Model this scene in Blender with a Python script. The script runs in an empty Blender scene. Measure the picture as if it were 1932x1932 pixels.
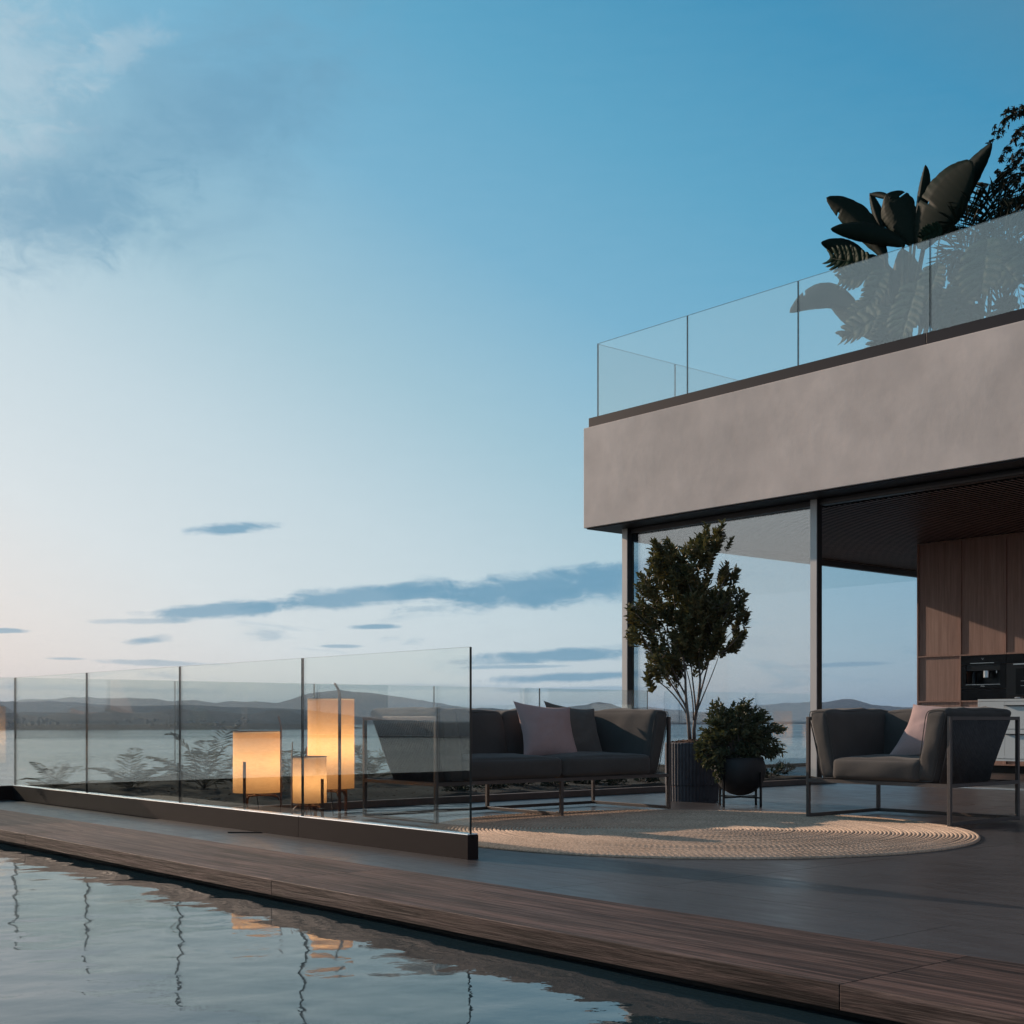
import bpy, math, random
import numpy as np
from mathutils import Vector, Matrix, noise as mnoise

rng = np.random.default_rng(7)
random.seed(7)
R = math.radians
SC = bpy.context.scene
COL = SC.collection

# ------------------------------------------------------------------ camera
ANG = R(40.4)
FOC, HZ, CH = 2459.0, 1356.5, 0.7          # focal length / horizon row (on a 1932 grid), eye height
cs, sn = math.cos(ANG), math.sin(ANG)
RIGHT = np.array([cs, -sn, 0.0]); FWD = np.array([sn, cs, 0.0])
cam_d = bpy.data.cameras.new('camera')
cam = bpy.data.objects.new('camera', cam_d); COL.objects.link(cam)
cam.location = (0, 0, CH)
cam.rotation_euler = (R(90), 0, -ANG)
cam_d.sensor_width = 36
cam_d.lens = FOC / 1932 * 36
cam_d.shift_y = (HZ - 966) / 1932
cam_d.clip_start = 0.05
cam_d.clip_end = 60000
SC.camera = cam


def _ray(px):
    t = (px - 966) / FOC
    return sn + cs * t, cs - sn * t


def at_x(px, py, x):
    rx, ry = _ray(px); d = x / rx
    return Vector((x, ry * d, CH - (py - HZ) / FOC * d))


def at_y(px, py, y):
    rx, ry = _ray(px); d = y / ry
    return Vector((rx * d, y, CH - (py - HZ) / FOC * d))


# ------------------------------------------------------------------ colour helpers
def lin(r, g, b):
    o = []
    for v in (r, g, b):
        v /= 255.0
        o.append(v / 12.92 if v <= 0.04045 else ((v + 0.055) / 1.055) ** 2.4)
    return tuple(o)


class NT:
    """tiny node-tree helper"""
    def __init__(s, tree):
        s.t = tree; s.n = tree.nodes; s.l = tree.links

    def new(s, typ, **kw):
        nd = s.n.new(typ)
        for k, v in kw.items():
            setattr(nd, k, v)
        return nd

    def put(s, sock, v):
        if hasattr(v, 'is_output') or isinstance(v, bpy.types.NodeSocket):
            s.l.new(v, sock)
        elif v is not None:
            if hasattr(sock.default_value, '__len__') and not hasattr(v, '__len__'):
                v = (v,) * len(sock.default_value)
            if hasattr(v, '__len__') and len(v) == 3 and len(sock.default_value) == 4:
                v = (*v, 1)
            sock.default_value = v

    def m(s, op, a, b=None, c=None, clamp=False):
        nd = s.new('ShaderNodeMath', operation=op); nd.use_clamp = clamp
        for i, v in enumerate((a, b, c)):
            if v is not None:
                s.put(nd.inputs[i], v)
        return nd.outputs[0]

    def v(s, op, a, b=None, out=0):
        nd = s.new('ShaderNodeVectorMath', operation=op)
        s.put(nd.inputs[0], a)
        if b is not None:
            s.put(nd.inputs[1], b)
        return nd.outputs[out]

    def xyz(s, x, y, z):
        nd = s.new('ShaderNodeCombineXYZ')
        for i, v in enumerate((x, y, z)):
            s.put(nd.inputs[i], v)
        return nd.outputs[0]

    def mix(s, fac, a, b, mode='MIX'):
        nd = s.new('ShaderNodeMix', data_type='RGBA', blend_type=mode)
        s.put(nd.inputs[0], fac); s.put(nd.inputs[6], a); s.put(nd.inputs[7], b)
        return nd.outputs[2]

    def noise(s, vec, scale, detail=3, rough=0.5, dist=0.0, color=False):
        nd = s.new('ShaderNodeTexNoise')
        if vec is not None:
            s.put(nd.inputs['Vector'], vec)
        s.put(nd.inputs['Scale'], scale); s.put(nd.inputs['Detail'], detail)
        s.put(nd.inputs['Roughness'], rough); s.put(nd.inputs['Distortion'], dist)
        return nd.outputs['Color' if color else 'Fac']

    def ramp(s, fac, stops, interp='LINEAR'):
        nd = s.new('ShaderNodeValToRGB'); e = nd.color_ramp.elements
        nd.color_ramp.interpolation = interp
        while len(e) > 1:
            e.remove(e[-1])
        e[0].position = stops[0][0]; e[0].color = (*stops[0][1], 1)
        for p, c in stops[1:]:
            k = e.new(p); k.color = (*c, 1)
        s.put(nd.inputs[0], fac)
        return nd.outputs[0]

    def rng(s, v, a, b, c=0.0, d=1.0, smooth=False):
        nd = s.new('ShaderNodeMapRange')
        nd.interpolation_type = 'SMOOTHSTEP' if smooth else 'LINEAR'
        for i, x in enumerate((v, a, b, c, d)):
            s.put(nd.inputs[i], x)
        return nd.outputs[0]

    def bump(s, h, strength, dist, normal=None):
        nd = s.new('ShaderNodeBump')
        s.put(nd.inputs['Height'], h); s.put(nd.inputs['Strength'], strength); s.put(nd.inputs['Distance'], dist)
        if normal is not None:
            s.put(nd.inputs['Normal'], normal)
        return nd.outputs[0]


# ------------------------------------------------------------------ sky
SUN_EL = R(20.0)
SUN_TRAVEL = Vector((0.18 * math.cos(SUN_EL), -0.9837 * math.cos(SUN_EL), -math.sin(SUN_EL)))
world = bpy.data.worlds.new('World'); SC.world = world; world.use_nodes = True
w = NT(world.node_tree); w.n.clear()
gen = w.new('ShaderNodeTexCoord').outputs['Generated']
dirv = w.v('NORMALIZE', gen)
sep = w.new('ShaderNodeSeparateXYZ'); w.put(sep.inputs[0], dirv)
fw = w.v('DOT_PRODUCT', dirv, tuple(FWD), out=1)
rt = w.v('DOT_PRODUCT', dirv, tuple(RIGHT), out=1)
az = w.m('MULTIPLY', w.m('ARCTAN2', rt, fw), 180 / math.pi)
el = w.m('MULTIPLY', w.m('ARCSINE', sep.outputs[2]), 180 / math.pi)
# angular distance from the bright part of the sky (where the sun stands), measured along the horizon
gd = FWD * math.cos(R(-62)) + RIGHT * math.sin(R(-62))
hor = w.v('NORMALIZE', w.v('MULTIPLY', dirv, (1, 1, 0)))
dist = w.m('MULTIPLY', w.m('ARCCOSINE', w.m('MULTIPLY', w.v('DOT_PRODUCT', hor, tuple(gd), out=1), 0.9999)), 180 / math.pi)
elp = w.m('MAXIMUM', el, 0)
sa = w.m('MULTIPLY', w.m('MINIMUM', w.m('MAXIMUM', w.m('SUBTRACT', dist, 38), 0), 62), 0.0118)
sv = w.m('ADD', w.m('MULTIPLY', elp, 0.0226), sa)
sky = w.ramp(w.m('DIVIDE', sv, 1.5, clamp=True), [
    (0.0 / 1.5, lin(250, 231, 221)), (0.12 / 1.5, lin(238, 231, 227)), (0.25 / 1.5, lin(222, 230, 233)),
    (0.40 / 1.5, lin(200, 219, 227)), (0.55 / 1.5, lin(165, 201, 216)), (0.72 / 1.5, lin(122, 180, 209)),
    (0.88 / 1.5, lin(94, 166, 200)), (1.06 / 1.5, lin(66, 147, 187)), (1.25 / 1.5, lin(84, 134, 162)), (1.5 / 1.5, lin(108, 120, 134))])
low = w.m('MULTIPLY', w.m('POWER', 2.718, w.m('DIVIDE', elp, -3.2)), w.rng(dist, 54, 89, 0, 0.75, True))
sky = w.mix(low, sky, w.mix(w.rng(dist, 70, 95, 0, 1, True), lin(196, 186, 190), lin(132, 158, 182)))
fill_glow = w.m('MULTIPLY', w.m('POWER', 2.718, w.m('DIVIDE', elp, -17.0)), w.rng(dist, 84, 160, 0, 0.85, True))  # warm glow added to the unseen sky behind the camera, as fill light
sky = w.mix(fill_glow, sky, lin(226, 194, 184))
# clouds, in (azimuth, elevation) degrees
pv = w.xyz(az, el, 0.0)
n_str = w.noise(w.v('MULTIPLY', pv, (0.16, 0.9, 1)), 1.0, 6, 0.6, 0.6)
n_big = w.noise(w.v('MULTIPLY', pv, (0.22, 0.32, 1)), 1.0, 7, 0.62, 0.8)
n_wis = w.noise(w.v('MULTIPLY', pv, (0.6, 1.1, 1)), 1.0, 7, 0.66, 0.6)
n_fin = w.noise(w.v('MULTIPLY', pv, (0.5, 2.2, 1)), 1.0, 5, 0.6, 0.3)


def d2a(x, y):
    a = math.atan((x - 966) / FOC)
    return math.degrees(a), math.degrees(math.atan((HZ - y) * math.cos(a) / FOC))


def cloud(base, x, y, a, b, rot, color, op, nz, warp, soft):
    ca, ce = d2a(x, y)
    k = 0.0233
    du = w.m('SUBTRACT', az, ca); dv = w.m('SUBTRACT', el, ce)
    c_, s_ = math.cos(R(rot)), math.sin(R(rot))
    u = w.m('ADD', w.m('MULTIPLY', du, c_ / (a * k)), w.m('MULTIPLY', dv, s_ / (a * k)))
    v = w.m('SUBTRACT', w.m('MULTIPLY', dv, c_ / (b * k)), w.m('MULTIPLY', du, s_ / (b * k)))
    r = w.m('SQRT', w.m('ADD', w.m('MULTIPLY', u, u), w.m('MULTIPLY', v, v)))
    t = w.m('ADD', w.m('SUBTRACT', 1.0, r), w.m('MULTIPLY', w.m('SUBTRACT', nz, 0.5), warp))
    mk = w.rng(t, 0.0, soft, 0.0, op, True)
    return w.mix(mk, base, color)


DK = lin(104, 156, 186); DK2 = lin(112, 160, 188); PALE = lin(186, 208, 220)
sky = cloud(sky, 300, 250, 560, 250, 24, DK2, 0.52, n_big, 1.5, 0.9)
sky = cloud(sky, 450, 200, 260, 110, 24, DK, 0.40, n_wis, 2.2, 1.1)
sky = cloud(sky, 120, 390, 250, 130, 14, DK, 0.55, n_wis, 2.0, 0.9)
sky = cloud(sky, 10, 120, 190, 190, 12, PALE, 0.55, n_wis, 2.2, 1.2)
sky = cloud(sky, 210, 110, 170, 40, 32, PALE, 0.40, n_wis, 2.6, 1.0)
sky = cloud(sky, 30, 275, 120, 40, 10, PALE, 0.45, n_wis, 2.6, 1.0)
n_mixd = w.m('ADD', w.m('MULTIPLY', n_str, 0.62), w.m('MULTIPLY', n_wis, 0.38))
for (x, y, a, b, rot, op) in [
    (1000, 1108, 300, 46, 4, 0.95), (660, 1130, 260, 26, 4, 0.85), (430, 1150, 190, 19, 6, 0.8), (1200, 1098, 260, 46, 5, 0.8),
    (440, 997, 92, 14, 4, 0.85), (275, 1208, 54, 12, 5, 0.7), (10, 1190, 55, 6, 0, 0.7), (712, 1183, 62, 6, 1, 0.8),
    (640, 1219, 48, 4, 0, 0.6), (1060, 1238, 260, 15, 2, 0.9), (1100, 1277, 210, 12, 2, 0.9), (980, 1258, 130, 5, 1, 0.6), (1120, 1300, 260, 7, 1, 0.55), (300, 1251, 170, 7, -1, 0.45),
    (130, 1243, 45, 3, 0, 0.5), (260, 1172, 120, 8, 2, 0.4), (1590, 1254, 110, 6, 1, 0.6), (760, 1296, 260, 9, 0, 0.4),
    (180, 1300, 260, 9, -1, 0.4), (1250, 1215, 200, 9, 3, 0.5)]:
    sky = cloud(sky, x, y, a, b, rot, DK, op, n_mixd, 2.8, 0.6)
# thin streaks low on the horizon, all the way round
band = w.m('MULTIPLY', w.rng(el, 0.6, 1.6, 0, 1, True), w.rng(el, 3.2, 6.5, 1, 0, True))
stq = w.m('MULTIPLY', w.rng(n_str, 0.56, 0.72, 0, 0.45, True), band)
sky = w.mix(stq, sky, DK)
grain = w.m('MULTIPLY', w.m('SUBTRACT', n_fin, 0.5), w.rng(el, 2, 12, 0.05, 0.02))
sky = w.v('ADD', sky, w.xyz(grain, grain, grain))
nis = w.new('ShaderNodeTexSky', sky_type='NISHITA')
nis.sun_disc = False; nis.sun_elevation = SUN_EL; nis.sun_rotation = R(-10.4)
nsc = w.v('MULTIPLY', nis.outputs[0], (0.1, 0.1, 0.1))
sky = w.mix(0.06, sky, nsc)
bgn = w.new('ShaderNodeBackground'); w.put(bgn.inputs[0], sky); bgn.inputs[1].default_value = 1.0
out = w.new('ShaderNodeOutputWorld'); w.l.new(bgn.outputs[0], out.inputs[0])

sun_d = bpy.data.lights.new('sun', 'SUN'); sun_d.energy = 5.0; sun_d.angle = R(0.6); sun_d.color = (1.0, 0.76, 0.58)
sun = bpy.data.objects.new('sun', sun_d); COL.objects.link(sun)
sun.rotation_euler = SUN_TRAVEL.to_track_quat('-Z', 'Y').to_euler()

SC.view_settings.view_transform = 'Standard'
SC.view_settings.look = 'None'
SC.view_settings.gamma = 1
SC.view_settings.use_curve_mapping = False
SC.view_settings.exposure = 0.0
SC.render.engine = 'CYCLES'
cy = SC.cycles
cy.use_denoising = True
try:
    cy.denoiser = 'OPENIMAGEDENOISE'
except Exception:
    pass
cy.max_bounces = 12; cy.transparent_max_bounces = 40; cy.glossy_bounces = 6; cy.diffuse_bounces = 4; cy.transmission_bounces = 6
cy.caustics_reflective = False; cy.caustics_refractive = False
cy.sample_clamp_indirect = 6


# ------------------------------------------------------------------ mesh building
class MB:
    def __init__(s):
        s.v = []; s.f = []; s.mi = []

    def add(s, verts, faces, mi=0):
        o = len(s.v)
        s.v += [tuple(p) for p in verts]
        for f in faces:
            s.f.append(tuple(i + o for i in f)); s.mi.append(mi)

    def box(s, x0, x1, y0, y1, z0, z1, mi=0):
        V = [(x, y, z) for z in (z0, z1) for y in (y0, y1) for x in (x0, x1)]
        s.add(V, [(0, 2, 3, 1), (4, 5, 7, 6), (0, 1, 5, 4), (1, 3, 7, 5), (3, 2, 6, 7), (2, 0, 4, 6)], mi)

    def slab(s, x0, x1, y0, y1, z0, z1, axis, mf=0, me=1):
        """box whose two faces along axis get material mf and whose rim gets me"""
        V = [(x, y, z) for z in (z0, z1) for y in (y0, y1) for x in (x0, x1)]
        F = [((0, 2, 3, 1), 2), ((4, 5, 7, 6), 2), ((0, 1, 5, 4), 1), ((1, 3, 7, 5), 0), ((3, 2, 6, 7), 1), ((2, 0, 4, 6), 0)]
        for f, a in F:
            s.add(V, [], 0) if False else None
        o = len(s.v); s.v += V
        for f, a in F:
            s.f.append(tuple(i + o for i in f)); s.mi.append(mf if a == axis else me)

    def bar(s, p, q, wd, ht=None, mi=0, up=(0, 0, 1)):
        p = Vector(p); q = Vector(q); d = (q - p).normalized()
        ht = ht or wd
        u = Vector(up)
        if abs(d.dot(u)) > 0.98:
            u = Vector((0, 1, 0))
        sd = d.cross(u).normalized(); u = sd.cross(d).normalized()
        V = []
        for c in (p, q):
            for a, b in ((-1, -1), (1, -1), (1, 1), (-1, 1)):
                V.append(c + sd * a * wd / 2 + u * b * ht / 2)
        s.add(V, [(3, 2, 1, 0), (4, 5, 6, 7), (0, 1, 5, 4), (1, 2, 6, 5), (2, 3, 7, 6), (3, 0, 4, 7)], mi)

    def tube(s, pts, radii, n=8, mi=0, cap=True):
        pts = [Vector(p) for p in pts]
        rings = []
        ref = Vector((0.13, 0.31, 0.94)).normalized()
        for i, p in enumerate(pts):
            d = (pts[min(i + 1, len(pts) - 1)] - pts[max(i - 1, 0)]).normalized()
            r_ = ref if abs(d.dot(ref)) < 0.95 else Vector((1, 0, 0))
            a = d.cross(r_).normalized(); b = a.cross(d)
            rr = radii[i] if hasattr(radii, '__len__') else radii
            rings.append([p + (a * math.cos(2 * math.pi * k / n) + b * math.sin(2 * math.pi * k / n)) * rr for k in range(n)])
        V = [p for r_ in rings for p in r_]; F = []
        for i in range(len(pts) - 1):
            for k in range(n):
                F.append((i * n + k, i * n + (k + 1) % n, (i + 1) * n + (k + 1) % n, (i + 1) * n + k))
        if cap:
            F.append(tuple(range(n - 1, -1, -1))); F.append(tuple((len(pts) - 1) * n + k for k in range(n)))
        s.add(V, F, mi)

    def lathe(s, prof, c, n=32, mi=0, flute=None):
        V = []; F = []
        for j, (r_, z) in enumerate(prof):
            for k in range(n):
                t = 2 * math.pi * k / n
                rr = r_ * (1 + (flute(t, j) if flute else 0))
                V.append((c[0] + rr * math.cos(t), c[1] + rr * math.sin(t), c[2] + z))
        for j in range(len(prof) - 1):
            for k in range(n):
                F.append((j * n + k, j * n + (k + 1) % n, (j + 1) * n + (k + 1) % n, (j + 1) * n + k))
        F.append(tuple(range(n - 1, -1, -1))); F.append(tuple((len(prof) - 1) * n + k for k in range(n)))
        s.add(V, F, mi)

    def build(s, name, mats, parent=None, smooth=False, bevel=0.0, loc=None):
        me = bpy.data.meshes.new(name)
        me.from_pydata([tuple(map(float, p)) for p in s.v], [], s.f)
        mats = mats if isinstance(mats, (list, tuple)) else [mats]
        for m_ in mats:
            me.materials.append(m_)
        if len(mats) > 1:
            me.polygons.foreach_set('material_index', s.mi)
        if smooth:
            me.polygons.foreach_set('use_smooth', [True] * len(me.polygons))
        o = bpy.data.objects.new(name, me); COL.objects.link(o)
        if parent is not None:
            o.parent = parent
        if loc is not None:
            o.location = loc
        if bevel:
            b = o.modifiers.new('edge', 'BEVEL'); b.width = bevel; b.segments = 2; b.limit_method = 'ANGLE'; b.angle_limit = R(40)
            b.harden_normals = False
        return o


def raw(name, V, F, mat, parent=None, smooth=True):
    me = bpy.data.meshes.new(name)
    V = np.asarray(V, dtype=np.float32); F = np.asarray(F, dtype=np.int32)
    k = F.shape[1]
    me.vertices.add(len(V)); me.vertices.foreach_set('co', V.ravel())
    me.loops.add(F.size); me.loops.foreach_set('vertex_index', F.ravel())
    me.polygons.add(len(F)); me.polygons.foreach_set('loop_start', np.arange(0, F.size, k, dtype=np.int32))
    me.polygons.foreach_set('use_smooth', np.full(len(F), smooth, dtype=bool))
    me.update(calc_edges=True); me.validate()
    me.materials.append(mat)
    o = bpy.data.objects.new(name, me); COL.objects.link(o)
    if parent is not None:
        o.parent = parent
    return o


def tag(o, label, cat, group=None):
    o['label'] = label; o['category'] = cat
    if group:
        o['group'] = group
    return o


def thing(name, label, cat, loc=(0, 0, 0), rot=0.0, group=None):
    o = bpy.data.objects.new(name, None); COL.objects.link(o)
    o.location = loc; o.rotation_euler = (0, 0, rot); o.empty_display_size = 0.1
    return tag(o, label, cat, group)


def struct(o):
    o['kind'] = 'structure'
    return o


def smooth_by_angle(o, a=40):
    o.data.polygons.foreach_set('use_smooth', [True] * len(o.data.polygons))
    try:
        o.data.set_sharp_from_angle(angle=R(a))
    except Exception:
        pass


# ------------------------------------------------------------------ materials
def new_mat(name):
    m_ = bpy.data.materials.new(name); m_.use_nodes = True
    t = NT(m_.node_tree); t.n.clear()
    o = t.new('ShaderNodeOutputMaterial')
    return m_, t, o


def principled(t, o, color, rough=0.5, metal=0.0, normal=None, spec=0.5, **kw):
    b = t.new('ShaderNodeBsdfPrincipled')
    t.put(b.inputs['Base Color'], color); t.put(b.inputs['Roughness'], rough); t.put(b.inputs['Metallic'], metal)
    t.put(b.inputs['Specular IOR Level'], spec)
    if normal is not None:
        t.put(b.inputs['Normal'], normal)
    for k, v in kw.items():
        t.put(b.inputs[k.replace('_', ' ')], v)
    t.l.new(b.outputs[0], o.inputs['Surface'])
    return b


def objco(t, scale=(1, 1, 1), random_shift=True):
    c = t.new('ShaderNodeTexCoord').outputs['Object']
    if random_shift:
        rnd = t.new('ShaderNodeObjectInfo').outputs['Random']
        c = t.v('ADD', c, t.xyz(t.m('MULTIPLY', rnd, 37.0), t.m('MULTIPLY', rnd, 91.0), t.m('MULTIPLY', rnd, 13.0)))
    return t.v('MULTIPLY', c, scale)


def m_simple(name, color, rough=0.5, metal=0.0, var=0.12, scale=6.0, bump=0.0, bscale=60.0, spec=0.5):
    m_, t, o = new_mat(name)
    c = objco(t)
    n = t.noise(c, scale, 4, 0.6)
    k = t.rng(n, 0.3, 0.7, 1 - var, 1 + var)
    colr = t.v('MULTIPLY', color, t.xyz(k, k, k))
    nm = t.bump(t.noise(c, bscale, 3), bump, 0.01) if bump else None
    principled(t, o, colr, rough, metal, nm, spec)
    return m_


def m_glass(name, tint, base, edge_pow=5.0):
    m_, t, o = new_mat(name)
    g = t.new('ShaderNodeNewGeometry')
    ci = t.m('ABSOLUTE', t.v('DOT_PRODUCT', g.outputs['Incoming'], g.outputs['Normal'], out=1))
    sch = t.m('POWER', t.m('SUBTRACT', 1.0, ci, clamp=True), edge_pow)
    fac = t.m('ADD', base, t.m('MULTIPLY', sch, 1 - base), clamp=True)
    tr = t.new('ShaderNodeBsdfTransparent'); t.put(tr.inputs[0], tint)
    gl = t.new('ShaderNodeBsdfGlossy'); gl.inputs['Roughness'].default_value = 0.0
    t.put(gl.inputs[0], (0.95, 0.97, 0.97))
    mx = t.new('ShaderNodeMixShader'); t.put(mx.inputs[0], fac)
    t.l.new(tr.outputs[0], mx.inputs[1]); t.l.new(gl.outputs[0], mx.inputs[2])
    t.l.new(mx.outputs[0], o.inputs['Surface'])
    return m_


M = {}
M['glass'] = m_glass('railing_glass', (0.93, 0.965, 0.96), 0.13)
M['window_glass'] = m_glass('window_glass', (0.87, 0.91, 0.925), 0.20)
M['side_glass'] = m_glass('side_glass', (0.86, 0.91, 0.94), 0.05)
M['glass_edge'] = m_simple('glass_edge', (0.03, 0.045, 0.045), 0.15, 0.0, 0.1)
M['dark_metal'] = m_simple('bronze_metal', (0.055, 0.050, 0.050), 0.42, 0.6, 0.12, 3.0, 0.02, 200)
M['kerb_metal'] = m_simple('kerb_metal', (0.028, 0.020, 0.019), 0.6, 0.0, 0.10, 2.0, 0.02, 200, spec=0.08)
M['cap_metal'] = m_simple('cap_metal', (0.022, 0.022, 0.028), 0.5, 0.0, 0.08, 2.0, spec=0.15)
M['bright_metal'] = m_simple('bright_metal', (0.80, 0.80, 0.82), 0.22, 1.0, 0.05, 4.0)
M['column_metal'] = m_simple('column_metal', (0.62, 0.57, 0.54), 0.5, 0.0, 0.05, 2.0)
M['frame_bronze'] = m_simple('frame_bronze', (0.105, 0.09, 0.085), 0.45, 0.45, 0.08, 5.0)
M['black'] = m_simple('black_enamel', (0.010, 0.010, 0.012), 0.3, 0.0, 0.1, 4.0, spec=0.3)
M['black_glass'] = m_simple('black_glass', (0.007, 0.008, 0.010), 0.08, 0.0, 0.05, 4.0, spec=0.12)
M['steel'] = m_simple('brushed_steel', (0.6, 0.6, 0.6), 0.3, 1.0, 0.08, 30.0)
M['white_lacquer'] = m_simple('white_lacquer', (0.80, 0.77, 0.75), 0.35, 0.0, 0.03, 2.0)
M['pot_clay'] = m_simple('charcoal_clay', (0.060, 0.062, 0.075), 0.75, 0.0, 0.25, 9.0, 0.12, 120)
M['bowl'] = m_simple('dark_bowl', (0.018, 0.018, 0.020), 0.6, 0.0, 0.3, 8.0, 0.1, 90)
M['soil'] = m_simple('soil', (0.013, 0.010, 0.008), 0.95, 0.0, 0.6, 30.0, 0.8, 45)
M['bark_chips'] = m_simple('bark_chips', (0.10, 0.052, 0.034), 0.9, 0.0, 0.5, 25.0, 0.6, 60)
M['dark_chips'] = m_simple('dark_chips', (0.030, 0.018, 0.012), 0.9, 0.0, 0.5, 25.0)
M['bark'] = m_simple('grey_bark', (0.17, 0.14, 0.125), 0.85, 0.0, 0.35, 16.0, 0.5, 70)
M['stone_edge'] = m_simple('stone_edge', (0.13, 0.105, 0.095), 0.7, 0.0, 0.15, 6.0, 0.1, 50)
M['concrete'] = m_simple('concrete', (0.18, 0.17, 0.165), 0.8, 0.0, 0.2, 3.0, 0.2, 40)
M['hillside'] = m_simple('hillside', (0.06, 0.065, 0.04), 0.95, 0.0, 0.4, 0.3)
M['town'] = m_simple('town', (0.10, 0.095, 0.09), 0.8, 0.0, 0.3, 0.02)
M['slat'] = m_simple('dark_slat', (0.27, 0.165, 0.145), 0.5, 0.0, 0.2, 3.0)
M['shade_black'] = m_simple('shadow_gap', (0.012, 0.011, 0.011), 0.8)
M['leather'] = m_simple('tan_wood', (0.10, 0.045, 0.028), 0.5, 0.0, 0.15, 12.0)
M['cord'] = m_simple('dark_cord', (0.085, 0.082, 0.085), 0.8, 0.0, 0.2, 30.0)


def m_plaster():
    m_, t, o = new_mat('plaster')
    c = objco(t, random_shift=False)
    n1 = t.noise(c, 0.9, 5, 0.55, 0.1); n2 = t.noise(c, 4.0, 5, 0.6); n3 = t.noise(c, 55, 3)
    k = t.m('ADD', t.rng(n1, 0.3, 0.7, 0.84, 1.10), t.rng(n2, 0.3, 0.7, -0.04, 0.04))
    col = t.v('MULTIPLY', t.mix(n1, (0.62, 0.55, 0.515), (0.70, 0.595, 0.54)), t.xyz(k, k, k))
    h = t.m('ADD', t.m('MULTIPLY', n1, 1.2), t.m('ADD', t.m('MULTIPLY', n2, 0.25), t.m('MULTIPLY', n3, 0.03)))
    principled(t, o, col, 0.85, 0, t.bump(h, 0.16, 0.05), 0.2)
    return m_


def m_terrace():
    m_, t, o = new_mat('terrace_slate')
    c = objco(t, random_shift=False)
    rnd = t.new('ShaderNodeObjectInfo').outputs['Random']
    n1 = t.noise(t.v('MULTIPLY', c, (1.0, 0.35, 1)), 2.2, 5, 0.6, 0.4)
    n2 = t.noise(t.v('MULTIPLY', c, (5.0, 1.0, 1)), 4.0, 4, 0.6)
    k = t.m('ADD', t.rng(n1, 0.3, 0.7, 0.84, 1.14), t.m('ADD', t.rng(n2, 0.3, 0.7, -0.07, 0.07), t.rng(rnd, 0, 1, -0.04, 0.04)))
    col = t.v('MULTIPLY', (0.048, 0.046, 0.050), t.xyz(k, k, k))
    ro = t.m('ADD', t.rng(n2, 0.3, 0.7, 0.30, 0.44), t.rng(n1, 0.3, 0.7, -0.05, 0.05))
    h = t.m('ADD', n2, t.noise(c, 70, 2))
    principled(t, o, col, ro, 0, t.bump(h, 0.08, 0.006), 0.5)
    return m_


def m_wood_deck():
    m_, t, o = new_mat('weathered_timber')
    c = objco(t)
    n1 = t.noise(t.v('MULTIPLY', c, (14.0, 0.55, 14.0)), 1.0, 6, 0.65, 0.7)
    n2 = t.noise(t.v('MULTIPLY', c, (70.0, 2.2, 70.0)), 1.0, 5, 0.7, 0.3)
    n3 = t.noise(t.v('MULTIPLY', c, (6.5, 0.45, 6.5)), 1.0, 4, 0.55, 0.4)
    col = t.ramp(n1, [(0.32, (0.022, 0.012, 0.010)), (0.43, (0.068, 0.042, 0.036)), (0.50, (0.132, 0.082, 0.069)), (0.56, (0.044, 0.028, 0.024)), (0.62, (0.145, 0.096, 0.082)), (0.72, (0.050, 0.032, 0.028))])
    k = t.m('ADD', t.rng(n2, 0.40, 0.60, 0.50, 1.20), t.rng(n3, 0.35, 0.65, -0.38, 0.30))
    col = t.v('MULTIPLY', col, t.xyz(k, k, k))
    h = t.m('ADD', n2, t.m('MULTIPLY', n1, 0.6))
    principled(t, o, col, t.rng(n2, 0.3, 0.7, 0.75, 0.55), 0, t.bump(h, 0.5, 0.008), 0.22)
    return m_


def m_veneer():
    m_, t, o = new_mat('walnut_veneer')
    c = objco(t)
    n1 = t.noise(t.v('MULTIPLY', c, (22.0, 22.0, 0.8)), 1.0, 5, 0.6, 0.3)
    n2 = t.noise(t.v('MULTIPLY', c, (110.0, 110.0, 3.5)), 1.0, 4, 0.65)
    col = t.ramp(n1, [(0.25, (0.33, 0.175, 0.133)), (0.5, (0.43, 0.245, 0.19)), (0.75, (0.50, 0.30, 0.235))])
    k = t.rng(n2, 0.3, 0.7, 0.82, 1.16)
    col = t.v('MULTIPLY', col, t.xyz(k, k, k))
    principled(t, o, col, 0.5, 0, t.bump(n2, 0.15, 0.002), 0.35)
    return m_


def m_fabric(name, col, var=0.10):
    m_, t, o = new_mat(name)
    c = objco(t)
    n1 = t.noise(c, 3.0, 4); n2 = t.noise(c, 260, 2, 0.6)
    k = t.m('ADD', t.rng(n1, 0.3, 0.7, 1 - var, 1 + var), t.rng(n2, 0.3, 0.7, -0.12, 0.12))
    cl = t.v('MULTIPLY', col, t.xyz(k, k, k))
    h = t.m('ADD', n2, t.m('MULTIPLY', t.noise(c, 9, 3), 2.5))
    b = principled(t, o, cl, 0.9, 0, t.bump(h, 0.25, 0.004), 0.15)
    t.put(b.inputs['Sheen Weight'], 0.12); t.put(b.inputs['Sheen Roughness'], 0.4)
    return m_


def m_jute():
    m_, t, o = new_mat('jute_braid')
    c = objco(t, random_shift=False)
    n1 = t.noise(c, 90, 3, 0.6); n2 = t.noise(c, 2.5, 4); n3 = t.noise(c, 300, 2)
    k = t.m('ADD', t.rng(n1, 0.3, 0.7, 0.62, 1.3), t.m('ADD', t.rng(n2, 0.3, 0.7, -0.1, 0.1), t.rng(n3, 0.3, 0.7, -0.1, 0.1)))
    col = t.v('MULTIPLY', t.mix(n2, (0.49, 0.345, 0.25), (0.56, 0.42, 0.32)), t.xyz(k, k, k))
    principled(t, o, col, 0.8, 0, t.bump(n3, 0.4, 0.002), 0.25)
    return m_


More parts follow.
